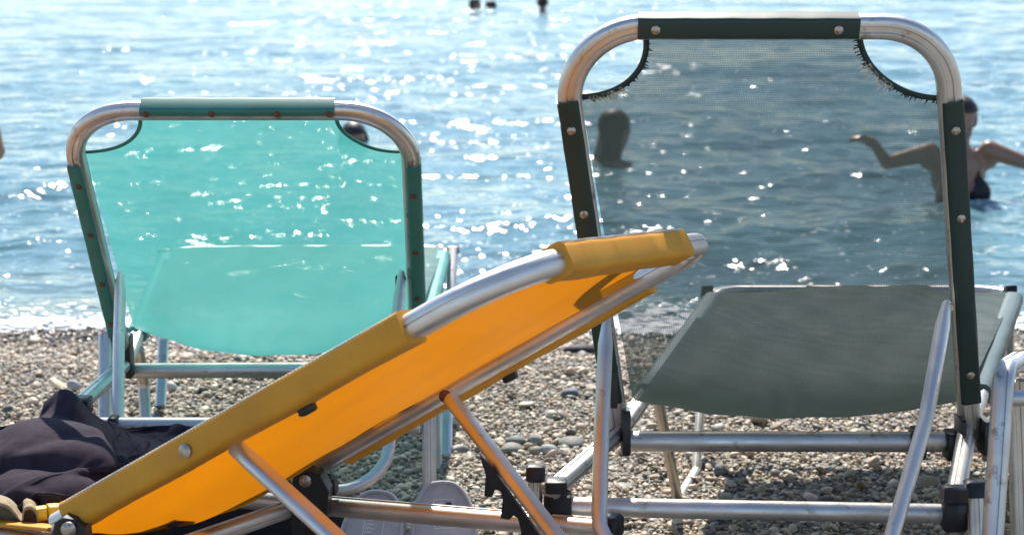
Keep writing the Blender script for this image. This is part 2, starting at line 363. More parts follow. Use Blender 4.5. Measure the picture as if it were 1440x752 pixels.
# ---------------------------------------------------------------- pebbles
PAL = np.array([(.50, .43, .34), (.60, .52, .42), (.42, .36, .29), (.30, .265, .22), (.70, .63, .54), (.17, .17, .16), (.33, .33, .30), (.48, .36, .25), (.23, .24, .24), (.74, .70, .64), (.34, .22, .14)])
PAL = PAL * np.array([1.06, .975, .86])
PW = np.array([18, 16, 14, 12, 9, 8, 8, 5, 7, 4, 2], float); PW /= PW.sum()
def ico(sub):
    t = (1 + 5 ** .5) / 2
    v = [(-1, t, 0), (1, t, 0), (-1, -t, 0), (1, -t, 0), (0, -1, t), (0, 1, t), (0, -1, -t), (0, 1, -t), (t, 0, -1), (t, 0, 1), (-t, 0, -1), (-t, 0, 1)]
    f = [(0, 11, 5), (0, 5, 1), (0, 1, 7), (0, 7, 10), (0, 10, 11), (1, 5, 9), (5, 11, 4), (11, 10, 2), (10, 7, 6), (7, 1, 8), (3, 9, 4), (3, 4, 2), (3, 2, 6), (3, 6, 8), (3, 8, 9), (4, 9, 5), (2, 4, 11), (6, 2, 10), (8, 6, 7), (9, 8, 1)]
    v = [np.array(a) / np.linalg.norm(a) for a in v]
    for _ in range(sub):
        c = {}; nf = []
        def mid(a, b):
            k = (min(a, b), max(a, b))
            if k not in c: q = v[a] + v[b]; v.append(q / np.linalg.norm(q)); c[k] = len(v) - 1
            return c[k]
        for a, b, d in f: x, y, z = mid(a, b), mid(b, d), mid(d, a); nf += [(a, x, z), (b, y, x), (d, z, y), (x, y, z)]
        f = nf
    return np.array(v), np.array(f)
m, nt, out = new_mat('pebbles'); p = N(nt, 'ShaderNodeBsdfPrincipled'); at = N(nt, 'ShaderNodeAttribute', attribute_name='Col'); co = objco(nt)
c = mixc(nt, math_(nt, 'MULTIPLY', noise(nt, co, 170, 4), .6), at.outputs['Color'], mixc(nt, 1., at.outputs['Color'], (.55, .55, .55), 'MULTIPLY'))
sp2 = N(nt, 'ShaderNodeSeparateXYZ'); nt.links.new(co, sp2.inputs[0]); wt = N(nt, 'ShaderNodeMapRange'); wt.inputs['From Min'].default_value = 5.18; wt.inputs['From Max'].default_value = 5.42   # wave-wetted stones are darker and glossy
nt.links.new(math_(nt, 'MULTIPLY_ADD', noise(nt, co, 1.6, 3), .5, math_(nt, 'SUBTRACT', sp2.outputs[1], .25)), wt.inputs[0])
c = mixc(nt, wt.outputs[0], c, mixc(nt, 1., c, (.42, .42, .42), 'MULTIPLY'))
nt.links.new(c, p.inputs['Base Color']); nt.links.new(math_(nt, 'MULTIPLY_ADD', wt.outputs[0], -.32, .55), p.inputs['Roughness'])
nt.links.new(bump(nt, noise(nt, co, 260, 3), .3, .002), p.inputs['Normal']); nt.links.new(p.outputs[0], out.inputs[0])
def scatter(n, rlo, rmed, rhi, sub, y0, y1, lift, rg):
    bv, bf = ico(sub); y = np.sqrt(rg.uniform(y0 ** 2, y1 ** 2, n)); x = rg.uniform(-1, 1, n) * (.31 * y + .30)
    r = np.clip(np.exp(rg.normal(math.log(rmed), .42, n)), rlo, rhi)
    s = np.stack([r * rg.uniform(.85, 1.45, n), r * rg.uniform(.75, 1.15, n), r * rg.uniform(.30, .68, n)], 1)
    a = rg.uniform(0, 6.28, n); tilt = rg.normal(0, .42, (n, 2))
    v = np.repeat(bv[None], n, 0)
    v = v * (1 + .13 * np.sin(3 * v[:, :, [1, 2, 0]] + rg.uniform(0, 6.28, (n, 1, 3)))) * s[:, None, :]
    cx, sx = np.cos(tilt[:, 0])[:, None], np.sin(tilt[:, 0])[:, None]; v[..., 1], v[..., 2] = v[..., 1] * cx - v[..., 2] * sx, v[..., 1] * sx + v[..., 2] * cx
    cx, sx = np.cos(tilt[:, 1])[:, None], np.sin(tilt[:, 1])[:, None]; v[..., 0], v[..., 2] = v[..., 0] * cx + v[..., 2] * sx, -v[..., 0] * sx + v[..., 2] * cx
    ca, sa = np.cos(a)[:, None], np.sin(a)[:, None]; v[..., 0], v[..., 1] = v[..., 0] * ca - v[..., 1] * sa, v[..., 0] * sa + v[..., 1] * ca
    z = zg(x, y) + r * rg.uniform(*lift, n); v += np.stack([x, y, z], 1)[:, None, :]
    col = PAL[rg.choice(len(PAL), n, p=PW)] * rg.uniform(.8, 1.2, (n, 1)) * rg.uniform(.95, 1.05, (n, 3))
    col = np.concatenate([np.repeat(col[:, None, :], len(bv), 1), np.ones((n, len(bv), 1))], 2)
    f = bf[None] + (np.arange(n) * len(bv))[:, None, None]
    return v.reshape(-1, 3), f.reshape(-1, 3), col.reshape(-1, 4)
def merged(parts):
    V, Fs, C, k = [], [], [], 0
    for v, f, c in parts: V.append(v); Fs.append(f + k); C.append(c); k += len(v)
    return np.concatenate(V), np.concatenate(Fs), np.concatenate(C)
parts = [scatter(105000, .0022, .0040, .0075, 0, 2.7, 5.95, (.1, .9), RNG), scatter(6500, .0050, .0075, .012, 1, 2.7, 5.9, (.2, .8), RNG), scatter(480, .009, .0125, .021, 2, 2.8, 5.7, (.15, .5), RNG)]
pv, pf, pc = merged(parts); o = np_mesh('pebbles', pv, pf, m, 'stuff', True, pc)
sm_ = np.ones(len(pf), bool); sm_[:len(parts[0][1])] = False; o.data.polygons.foreach_set('use_smooth', sm_)
tag(o, 'small mixed grey and tan beach pebbles covering the shore', 'pebbles')
# ---------------------------------------------------------------- lounger pieces
def cap_block(c, ax, ay, az, parent, name='end_cap'): return MB().box(c, ax, ay, az, .18).build(name, M['black_plastic'], parent, True, 50)
def rivet(p, n, parent, r=.0055, mat='rivet_steel'):
    n = Vector(n).normalized(); mb = MB()
    mb.sweep([p - n * .002, p + n * .0008, p + n * .0018, p + n * .0030, p + n * .0034], circ(r, 12), None, [1.25, 1.25, .95, .7, .25])
    return mb.build('rivet', M[mat], parent)
def sling_mesh(L, Rr, cut0, cut1, sag, nu=44, nv=90, offn=0., rag=0.):
    """cloth between two edge curves; cut0 / cut1 = (across, along) radii of the corner cut-outs at either end; returns grid + cut curves"""
    nvv = nv; L = resample(L, 400); Rr = resample(Rr, 400)
    Ltot = sum((b - a).length for a, b in zip(L, L[1:])); Wd = (L[200] - Rr[200]).length
    def at(u, v):
        i = min(max(v, 0), 1) * 399; k = min(int(i), 398); t = i - k
        l = lerp(L[k], L[k + 1], t); r = lerp(Rr[k], Rr[k + 1], t)
        k0, k1 = max(k - 4, 0), min(k + 5, 399)
        n = (r - l).cross(L[k1] - L[k0]).normalized()
        e_ = min(1, 8 * min(u, 1 - u)); return lerp(l, r, u) + n * (sag(v) * 4 * u * (1 - u) + offn + e_ * (.0012 * math.sin(v * 23 + 3 * math.sin(u * 7 + v * 5)) * math.cos(u * 9 + v * 4) + .0008 * math.sin(u * 31 - v * 17 + 2 * math.sin(v * 11))))
    def cutv(u, cut):
        if not cut: return 0
        s = min(u, 1 - u) * Wd
        if s >= cut[0]: return 0
        return cut[1] * math.sqrt(max(0, 1 - (s / cut[0]) ** 2)) / Ltot
    us = []
    c = max((cut0 or (0, 0))[0], (cut1 or (0, 0))[0]) / Wd
    if c > 0:
        k = 14; us += [c * math.sin(math.pi / 2 * i / k) for i in range(k)]; mid_n = nu - 2 * k
        us += [c + (1 - 2 * c) * i / mid_n for i in range(mid_n)]; us += [1 - c * math.sin(math.pi / 2 * (k - i) / k) for i in range(k + 1)]
    else: us = [i / nu for i in range(nu + 1)]
    rows, uvs = [], []
    for j in range(nvv + 1):
        t = j / nvv; row, ur = [], []
        for u in us:
            v0, v1 = cutv(u, cut0), 1 - cutv(u, cut1); v = v0 + (v1 - v0) * t
            row.append(at(u, v)); ur.append((u * Wd, v * Ltot))
        rows.append(row); uvs.append(ur)
    def cut_curve(side, cut, end):
        out = []
        for i in range(15):
            s = cut[0] * math.sin(math.pi / 2 * i / 14) / Wd; u = s if side == 0 else 1 - s
            v = cutv(u, cut); out.append(at(u, v if end == 0 else 1 - v))
        return out
    return rows, uvs, at, cut_curve
def frame_normal(a, b, c, toward):
    n = (b - a).cross(c - a).normalized(); return n if n.dot(toward) > 0 else -n
def ragged(path, inward, n, parent, mat, depth, rnd):
    """one torn hem strip: a ribbon whose inner border is uneven, with loose thread ends here and there"""
    K = 330; path = resample(path, K); mb = MB(); rows = [[], [], []]; ph = rnd.uniform(0, 6)
    for i, p in enumerate(path):
        d = inward(p); low = .5 + .5 * math.sin(i * .055 + ph) * math.sin(i * .023 + ph * 2)
        k = depth * (.1 + .4 * low * rnd.random() + (rnd.uniform(.4, 2.0) if rnd.random() < .22 * (.15 + low) else 0)); tl = (path[min(i + 1, K - 1)] - path[max(i - 1, 0)])
        rows[0].append(p - d * depth * .4 * low * rnd.random() + n * .001); rows[1].append(p + d * depth * .3 + n * (.002 + .002 * rnd.random())); rows[2].append(p + d * (depth * .3 + k) + n * rnd.uniform(.0, .006) + tl * rnd.uniform(-2.5, 2.5))
    mb.grid(rows); return mb.build('frayed_edge', mat, parent)
def lounger(name, label, group, s):
    """a folding aluminium beach lounger: s holds its corner points and materials"""
    root = empty('sun_lounger', s['root'], label, 'sun lounger', group)
    HL, HR, TL, TR = s['HL'], s['HR'], s['TL'], s['TR']; RL, RR, FL, FR = s['RL'], s['RR'], s['FL'], s['FR']
    toward = Vector((0, -1, .1)); n = frame_normal(HL, TL, TR, toward); mesh, sleeve = M[s['mesh']], M[s['sleeve']]
    tw, td = s.get('tw', .037), s.get('td', .027)
    ext = (HL - TL).normalized() * .03
    path = fillet([HL + ext, TL, TR, HR + ext], s['rad'], 16)
    MB().sweep(path, ribbed(tw, td, .0028), n).build('back_frame', M['aluminium'], root, True, 30)
    inx = (TR - TL).normalized(); up = (lerp(TL, TR, .5) - lerp(HL, HR, .5)).normalized()
    # hems wrapped round the tube, one per side
    hw, hs = s.get('hem', (.0355, .0025))
    def hem(p0, p1, inner, w=hw):
        c = -inner * hs; mb = MB(); k = 14
        pts = [lerp(p0, p1, i / k) + c for i in range(k + 1)]
        sc = [(1 + .02 * math.sin(i * 2.1 + p0.x * 9), 1 + .02 * math.cos(i * 1.7)) for i in range(k + 1)]
        mb.sweep(pts, rrect(w - .003, td + .009, .006, 3), n, sc)
        return mb.build('hem_sleeve', sleeve, root, True, 40)
    a0, a1 = s['hem_side']; hl = hem(lerp(HL, TL, a0), lerp(HL, TL, a1), inx); hr = hem(lerp(HR, TR, a0), lerp(HR, TR, a1), -inx)
    t0, t1 = s['hem_top']; hw, hs = s.get('hem_t', (hw, hs)); ht = hem(lerp(TL, TR, t0), lerp(TL, TR, t1), -up, hw)
    off = n * (td / 2 + .0050)
    for t in s['riv_l']: rivet(lerp(HL, TL, t) + off - inx * .003, n, hl, s.get('rr', .0055), s['rmat'])
    for t in s['riv_r']: rivet(lerp(HR, TR, t) + off + inx * .003, n, hr, s.get('rr', .0055), s['rmat'])
    for t in s['riv_t']: rivet(lerp(TL, TR, t) + off + up * s.get('rup', .002), n, ht, s.get('rr', .0055), s['rmat'])
    # sling: back, soft bend above the hinge, seat
    e = tw * .42
    g = s.get('gap', .05); seat_up = Vector((0, 0, .012))
    Lp = fillet([TL + inx * e - up * e, HL + inx * e * 1.2 + (FL - HL).normalized() * s['bend'] + s['drop'], FL + seat_up], s['bend_r'], 14)
    Rp = fillet([TR - inx * e - up * e, HR - inx * e * 1.2 + (FR - HR).normalized() * s['bend'] + s['drop'], FR + seat_up], s['bend_r'], 14)
    bl = (HL - TL).length; tot = bl + (FL - HL).length; fb = bl / tot
    def sag(v):
        back = s['sag_b'] * math.sin(math.pi * min(v / fb, 1)) if v < fb else 0
        hng = s['sag_h'] * math.exp(-((v - fb) / .13) ** 2); seat = s['sag_s'] * math.sin(math.pi * max(v - fb, 0) / (1 - fb)) if v > fb else 0
        return s['sg'] * (back + hng + seat)
    rows, uvs, at, cc = sling_mesh(Lp, Rp, s['cut0'], s['cut1'], sag)
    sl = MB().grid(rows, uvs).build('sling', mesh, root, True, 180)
    rnd = random.Random(s['seed'])
    for side in (0, 1):
        cpath = resample(cc(side, s['cut0'], 0), 40)
        MB().sweep(cpath, rrect(s['bind'], .003, .0014, 2), n).build('bound_edge', sleeve, sl, True, 50)
        if s.get('fray'):
            ctr = (TL if side == 0 else TR)
            ragged(cpath, lambda p: (p - ctr).normalized(), n, sl, M['stitch_green'], .0055, rnd)
            ragged(cpath[3:17] if side == 0 else cpath[16:31], lambda p: (p - ctr).normalized(), n, sl, M['stitch'], .0105, rnd)
    # seat frame: two rails and the foot bar in one bend
    upz = frame_normal(RL, FL, FR, Vector((0, 0, 1)))
    fp = fillet([RL, lerp(HL, HL + s['rail_off'], 1), FL, FR, HR + Vector((-s['rail_off'].x, s['rail_off'].y, s['rail_off'].z)), RR], [.3, .07, .07, .3], 10)
    MB().sweep(fp, ribbed(.030, .024), upz).build('seat_frame', M['aluminium'], root, True, 30)
    for a, b, sg in ((HL + s['rail_off'], FL, 1), (HR + Vector((-s['rail_off'].x, 0, s['rail_off'].z)), FR, -1)):
        d = (b - a); side = d.cross(upz).normalized(); k = 20; pts = [a + d * (.20 + .70 * i / k) + side * .002 * sg + upz * .002 for i in range(k + 1)]
        MB().sweep(pts, rrect(.040, .034, .012, 4), upz, [(1 + .05 * math.sin(i * 1.9), 1 + .04 * math.sin(i * 1.3 + 1)) for i in range(k + 1)]).build('seat_hem', M[s['seat_hem']], root, True, 50)
    for a, b, r, mt in s['bars']: MB().tube([a, lerp(a, b, .5), b], r, 18).build('crossbar', M[mt], root)
    # prop
    pr = fillet(s['prop'], s['prop_r'], 10); k = len(pr); sc = [1.0] * k
    pr = resample(pr, 60); sc = [(.62, 1.25) if i in (0, 59) else (.8, 1.1) if i in (1, 58) else (1, 1) for i in range(60)]
    MB().sweep(pr, circ(s['prop_w'], 14), frame_normal(s['prop'][0], s['prop'][1], s['prop'][-1], toward), sc).build('prop_stand', M['satin_aluminium'], root)
    for q in (s['prop'][0], s['prop'][-1]): rivet(q + n * .012, n, root, .007, s['rmat'])
    for pts in s['legs']:
        l = MB().sweep(fillet(pts['p'], .02, 6), ribbed(pts['w'], pts['d'], .0015), pts['n']).build('leg', M[pts['m']], root, True, 30)
        if pts.get('cap'):
            d = (pts['p'][0] - pts['p'][1]).normalized(); sd_ = pts['n'].cross(d).normalized()
            MB().box(pts['p'][0] + d * .004, sd_ * (pts['w'] / 2 + .003), pts['n'] * (pts['d'] / 2 + .003), d * .012, .2).build('leg_cap', M['black_plastic'], l)
    for b in s['blocks']:
        MB().box(*b).build('bracket', M['black_plastic'], root, True, 50)
    return root
M['stitch_green'] = fabric('frayed green thread', (.03, .055, .048), 0, 0, 0, .6, None, .2)
XX, YY, ZZ = Vector((1, 0, 0)), Vector((0, 1, 0)), Vector((0, 0, 1))
def bx(c, w, h, d, rot=0, tilt=0):
    m = Matrix.Rotation(rot, 3, 'Z') @ Matrix.Rotation(tilt, 3, 'X'); return (c, m @ XX * (w / 2), m @ YY * (d / 2), m @ ZZ * (h / 2), .16)
# ------------ dark green lounger
A = dict(HL=P(869, 600, 2.84), HR=P(1364, 600, 2.84), TL=P(785, 38, 2.62), TR=P(1329, 38, 2.62), RL=P(775, 690, 2.57), RR=P(1343, 702, 2.57), FL=P(1012, 408, 3.98), FR=P(1432, 408, 3.98))
wv = A['HR'] - A['HL']; fv = A['FR'] - A['FL']
ff_ = P(955, 699, 3.5)
def g0(px, py, Y): return P(px, py, Y)
A.update(root=Vector((.5, 3.0, 0)), mesh='green_mesh', seat_hem='green_seat_hem', sleeve='green_sleeve', rad=.112, hem_side=(.08, .838), hem_top=(.205, .775), riv_l=(.775, .575, .36, .12), riv_r=(.775, .565, .16), riv_t=(.25, .72), rmat='rivet_steel',
  bend=.035, drop=Vector((0, 0, .028)), bend_r=.06, sag_b=-.006, sag_h=.030, sag_s=.025, sg=-1, cut0=(.120, .100), cut1=(.17, .085), seed=3, bind=.009, fray=True, rail_off=Vector((.004, .0, -.006)),
  bars=[(P(884, 620, 2.86), P(1384, 621, 2.86), .0175, 'aluminium'), (P(800, 712, 2.59), P(1345, 722, 2.59), .0150, 'aluminium')],
  prop=[P(853, 452, 2.735), P(846, 600, 2.60), P(841, 775, 2.47), P(1245, 785, 2.47), P(1302, 590, 2.60), P(1331, 428, 2.735)], prop_r=[.25, .05, .05, .25], prop_w=.0118,
  legs=[dict(p=[P(994, 412, 3.92), P(986, 560, 3.82), G(979, 664, .0), G(954, 704, .0), P(929, 580, 3.25), P(921, 540, 3.12)], w=.026, d=.020, n=XX, m='dull_aluminium', cap=True),
        dict(p=[P(994, 412, 3.92) + fv, P(986, 560, 3.82) + fv, G(979, 664, .0) + fv, G(954, 704, .0) + fv, P(929, 580, 3.25) + fv, P(921, 540, 3.12) + wv * .97], w=.026, d=.020, n=XX, m='dull_aluminium', cap=True),
        dict(p=[P(753, 668, 2.60), P(751, 760, 2.58), P(748, 930, 2.56)], w=.023, d=.018, n=YY, m='dull_aluminium', cap=True),
        dict(p=[P(1371, 690, 2.57), P(1374, 760, 2.55), P(1378, 930, 2.53)], w=.024, d=.018, n=YY, m='dull_aluminium', cap=True)],
  blocks=[bx(P(784, 706, 2.59), .042, .032, .04), bx(P(1341, 722, 2.58), .036, .048, .04), bx(P(1342, 694, 2.54), .036, .022, .03), bx(P(782, 682, 2.55), .032, .020, .03),
          bx(P(880, 606, 2.82), .014, .075, .05, 0, -.1), bx(P(1350, 610, 2.82), .010, .058, .05), bx(P(1383, 612, 2.82), .010, .058, .05), bx(P(1290, 622, 2.85), .024, .048, .045), bx(P(1338, 625, 2.85), .022, .046, .045), bx(P(863, 530, 2.80), .012, .10, .03, 0, -.2)])
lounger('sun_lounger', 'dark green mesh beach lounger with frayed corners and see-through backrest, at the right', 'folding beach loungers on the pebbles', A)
# ------------ turquoise lounger
B = dict(HL=P(176, 507, 3.42), HR=P(589, 507, 3.42), TL=P(92, 156, 2.99), TR=P(575, 156, 2.99), RL=P(112, 567, 2.98), RR=P(592, 580, 2.98), FL=P(238, 352, 4.45), FR=P(626, 350, 4.45))
fv = B['FR'] - B['FL']
B.update(root=Vector((-.45, 3.6, 0)), mesh='teal_mesh', seat_hem='teal_seat_hem', hem=(.029, .0045), hem_t=(.019, .0092), sleeve='teal_sleeve', rad=.115, hem_side=(.03, .818), hem_top=(.222, .785), riv_l=(.755, .57, .37, .2, .1), riv_r=(.72, .50, .31, .17), riv_t=(.24, .43, .62, .77), rmat='rivet_rust', rr=.0048, rup=.009,
  bend=.045, drop=Vector((0, 0, .045)), bend_r=.12, sag_b=.004, sag_h=.055, sag_s=.02, sg=-1, cut0=(.115, .095), cut1=(.08, .03), seed=5, bind=.007, rail_off=Vector((.002, 0, -.004)), tw=.033, td=.026,
  bars=[(P(182, 521, 3.43), P(600, 519, 3.43), .0155, 'aluminium'), (P(125, 598, 2.99), P(590, 598, 2.99), .0145, 'aluminium')],
  prop=[P(170, 388, 3.24), P(167, 480, 3.12), P(165, 690, 2.90), P(545, 690, 2.90), P(552, 500, 3.12), P(565, 385, 3.24)], prop_r=[.3, .09, .09, .3], prop_w=.0108,
  legs=[dict(p=[P(637, 352, 4.38), P(630, 480, 4.15), P(627, 672, 3.75)], w=.026, d=.020, n=YY, m='aluminium', cap=True), dict(p=[P(600, 470, 3.8), P(608, 520, 3.8), P(613, 690, 3.66)], w=.030, d=.018, n=YY, m='dull_aluminium'),
        dict(p=[P(232, 358, 4.38), P(230, 480, 4.33), G(226, 572, 0)], w=.026, d=.020, n=YY, m='aluminium', cap=True), dict(p=[P(194, 490, 3.8), P(202, 540, 3.9), G(208, 640, 0)], w=.026, d=.018, n=YY, m='dull_aluminium'),
        dict(p=[P(148, 470, 3.36), P(148, 560, 3.3), P(147, 700, 3.2)], w=.026, d=.018, n=YY, m='aluminium'),
        dict(p=[P(603, 560, 3.0), P(604, 690, 2.95), P(606, 840, 2.9)], w=.024, d=.018, n=YY, m='dull_aluminium')],
  blocks=[bx(P(114, 570, 2.97), .034, .03, .04), bx(P(160, 597, 2.98), .016, .03, .03), bx(P(182, 500, 3.40), .012, .085, .04), bx(P(594, 505, 3.40), .012, .085, .04), bx(P(619, 362, 4.40), .018, .022, .03), bx(P(560, 395, 3.25), .010, .022, .02)])
B['RL'] = P(112, 568, 2.98)
lounger('sun_lounger', 'turquoise mesh beach lounger standing at the left by the water', 'folding beach loungers on the pebbles', B)
# ------------ lounger cut by the right edge
root = empty('sun_lounger', Vector((.98, 2.6, 0)), 'bare metal lounger end cut off by the right picture edge', 'sun lounger', 'folding beach loungers on the pebbles')
rail = [P(1462, 502, 3.05), P(1432, 507, 2.62), P(1412, 520, 2.50), P(1404, 640, 2.46), P(1394, 780, 2.42), P(1385, 985, 2.36)]
MB().sweep(fillet(rail, .04, 8), ribbed(.027, .030, .003), XX).build('leg', M['aluminium'], root, True, 30)
dx = Vector((.56, .06, 0))
MB().sweep(fillet([p + dx for p in rail], .04, 8), ribbed(.027, .030, .003), XX).build('leg', M['aluminium'], root, True, 30)
MB().sweep([P(1428, 535, 2.66), P(1432, 640, 2.66), P(1440, 915, 2.6)], ribbed(.030, .02), YY).build('stay', M['dull_aluminium'], root, True, 30)
MB().tube([P(1414, 560, 2.5), lerp(P(1414, 560, 2.5), P(1414, 560, 2.5) + dx, .5), P(1414, 560, 2.5) + dx], .012).build('crossbar', M['aluminium'], root)
MB().box(*bx(P(1407, 545, 2.52), .010, .05, .03)).build('bracket', M['black_plastic'], root)
a, b = P(1462, 506, 3.05), P(1462, 506, 3.05) + dx
far = Vector((.35, .9, .03)); mbs = MB(); rows, uvs, _, _ = sling_mesh([P(1440, 515, 2.62), a, a + far], [P(1440, 515, 2.62) + dx, b, b + far], None, None, lambda v: -.03 * math.sin(math.pi * v), 24, 30)
mbs.grid(rows, uvs).build('sling', M['green_mesh'], root)
for q in (a, b): MB().sweep([q, q + far * .5, q + far], ribbed(.03, .024), ZZ).build('rail', M['aluminium'], root, True, 30)
for q in (a + far * .92, b + far * .92): MB().sweep([q, Vector((q.x, q.y + .02, .0))], ribbed(.026, .02), YY).build('leg', M['dull_aluminium'], root, True, 30)
# ------------ yellow lounger, seen from behind its raised back
NH, NT, FH, FT = P(100, 728, 2.265), P(726, 378, 2.005), P(430, 664, 2.749), P(992, 344, 2.525)
root = empty('sun_lounger', Vector((-.3, 2.5, .05)), 'yellow beach lounger with worn ochre hems in the foreground, tilted back', 'sun lounger', 'folding beach loungers on the pebbles')
n = frame_normal(NH, NT, FH, Vector((0, 0, -1)))           # out of the underside
ax = (NT - NH).normalized(); wd = (FH - NH).normalized()
path = fillet([NH - ax * .02, NT, FT, FH - ax * .02], [.115, .055], 18)
TW, TD = .042, .032
MB().sweep(path, ribbed(TW, TD, .003), n).build('back_frame', M['satin_aluminium'], root, True, 30)
def yhem(p0, p1, outw, shift=.004, w=TW + .004, d=TD + .010, seed=1):
    rnd = random.Random(seed); k = 60; mb = MB()
    pts = [lerp(p0, p1, i / k) + outw * shift for i in range(k + 1)]
    sc = [(1 + rnd.uniform(-.012, .012) + .02 * math.sin(i * .45 + seed), 1 + rnd.uniform(-.015, .015) + .03 * math.sin(i * .31 + 2 * seed)) for i in range(k + 1)]; sc[0] = sc[-1] = (1.05, 1.06)
    return mb.sweep(pts, rrect(w, d, .009, 4), n, sc).build('hem_sleeve', M['yellow_hem'], root, True, 40)
LN = (NT - NH).length
h1 = yhem(lerp(NH, NT, .015), lerp(NH, NT, .795), -wd, .005, TW + .002, TD + .009, 1)
h2 = yhem(lerp(NT, FT, .155), lerp(NT, FT, .80), ax, .004, TW + .001, TD + .008, 2)
h3 = yhem(lerp(FH, FT, .10), lerp(FH, FT, .86), wd, .012, TW - .006, TD + .010, 3)
for hh, pa, pb, oo in ((h1, lerp(NH, NT, .02), lerp(NH, NT, .79), -wd), (h2, lerp(NT, FT, .16), lerp(NT, FT, .795), ax)):
    for side_ in (.0195,):
        pts = [lerp(pa, pb, i / 200) + oo * (side_ + .003) - n * (TD / 2 + .0030) + oo * .0010 * (1 if i % 2 else -.8) for i in range(201)]
        MB().tube(pts, .0012, 6).build('stitching', M['stitch'], hh)
# screws on the hem
rivet(lerp(NH, NT, .318) - wd * (TW / 2 + .009) + n * .003, -wd, h1, .0075)
q = lerp(NH, NT, .545) + n * (TD / 2 + .006) + wd * .006; MB().box(q, ax * .012, wd * .006, n * .008, .2).build('clip', M['black_plastic'], h1)
q = lerp(FH, FT, .505) + n * (TD / 2 + .004) + wd * .024; MB().box(q, ax * .012, wd * .006, n * .010, .2).build('clip', M['black_plastic'], h3)
# sling: back then seat towards the left
seat = -Vector((ax.x, ax.y, 0)).normalized(); seat.z = -.01
e = TW * .45
def ysag(v): return .020 * math.sin(math.pi * min(v / .45, 1)) + .035 * math.exp(-((v - .42) / .10) ** 2) + (.05 * math.sin(math.pi * (v - .42) / .58) if v > .42 else 0)
Lp = fillet([NT + wd * e - ax * e, NH + wd * e * .4 - ZZ * .022, NH + wd * e * .4 + seat * 1.05 - ZZ * .028], .10, 14); Rp = fillet([FT - wd * e - ax * e, FH - wd * e - n * .012, FH - wd * e + seat * 1.05 - n * .01], .10, 14)
tst = (lerp(Lp[0], Rp[0], .5)); rows, uvs, at, cc = sling_mesh(Lp, Rp, (.10, .085), None, lambda v: ysag(v), 44, 100)
mid_dir = (at(.5, .2) - at(0, .2) - (at(1, .2) - at(0, .2)) * .5)
if mid_dir.dot(n) < 0: rows, uvs, at, cc = sling_mesh(Lp, Rp, (.10, .085), None, lambda v: -ysag(v), 44, 100)
MB().grid(rows, uvs).build('sling', M['yellow_cloth'], root, True, 180)
# seat rails, rear extension, hinge brackets
sh_ = [NH + seat * (.02 + .95 * i / 20) - wd * .008 + ZZ * (-.016 - .014 * math.sin(math.pi * i / 20)) for i in range(21)]
MB().sweep(sh_, rrect(.034, .006, .003, 3), -n).build('seat_hem', M['yellow_hem'], root, True, 50)
dn = n * .045
near_path = [NH + dn + seat * 1.1, NH + dn + seat * .1, NH + dn - seat * .02, NH + dn - seat * .46]
far_b = P(440, 709, 2.745); far_e = P(848, 743, 2.53)
MB().sweep(near_path, ribbed(.032, .026), ZZ).build('rail', M['satin_aluminium'], root, True, 30)
fs = (far_e - far_b).normalized()
MB().sweep([far_b - fs * 1.1, far_b - fs * .4, far_b, far_e], ribbed(.034, .030), ZZ).build('rail', M['satin_aluminium'], root, True, 30)
MB().tube([far_b - fs * 1.08, lerp(far_b - fs * 1.08, near_path[0], .5), near_path[0] + seat * -.02], .014).build('crossbar', M['satin_aluminium'], root)
cb0 = NH + dn + Vector((.02, .0, -.035)); cb1 = P(432, 706, 2.73)
MB().sweep([cb0, lerp(cb0, cb1, .5), cb1], ribbed(.030, .026), ZZ).build('crossbar', M['satin_aluminium'], root, True, 30)
MB().box(far_e + fs * .012 + ZZ * .004, fs * .016, Vector((-fs.y, fs.x, 0)) * .020, ZZ * .018, .3).build('end_cap', M['black_plastic'], root)
MB().box(near_path[-1], seat * .016, Vector((-seat.y, seat.x, 0)) * .020, ZZ * .018, .3).build('end_cap', M['black_plastic'], root)
# black hinge plates
def plate(pts, Y, th, name='hinge_plate'):
    q = [P(x, y, Y) for x, y in pts]; return MB().prism(q, Vector((.1, 1, 0)), th).build(name, M['black_plastic'], root, True, 30)
hp = plate([(412, 668), (428, 660), (450, 668), (462, 690), (460, 730), (440, 760), (412, 760), (408, 705)], 2.66, .035)
rivet(P(429, 676, 2.655), -YY, hp, .008)
hp = plate([(455, 672), (470, 676), (472, 696), (456, 700)], 2.70, .03)
hp = plate([(72, 752), (76, 735), (88, 728), (106, 731), (118, 742), (122, 775), (70, 775)], 2.21, .03)
rivet(P(96, 744, 2.205), -YY, hp, .008)
# prop: strap-like struts from the back frame down to the ratchet
s0 = lerp(NH, NT, .355) + n * .022 + wd * .010; s1 = lerp(FH, FT, .335) + n * .022 - wd * .006
p0, p1 = P(330, 627, s0.y - .005), P(627, 552, s1.y - .01)
e0, e1 = P(520, 800, 2.02), P(830, 815, 2.34)
pr = resample(fillet([p0, e0, e1, p1], .05, 10), 70)
sc = [(.55, 1.3) if i in (0, 69) else (.75, 1.15) if i in (1, 68) else (1, 1) for i in range(70)]
MB().sweep(pr, rrect(.031, .017, .008, 4), frame_normal(p0, e0, p1, Vector((0, -1, 0))), sc).build('prop_stand', M['satin_aluminium'], root)
rivet(P(626, 557, p1.y - .014), Vector((-.2, -1, 0)), root, .008, 'rivet_rust')
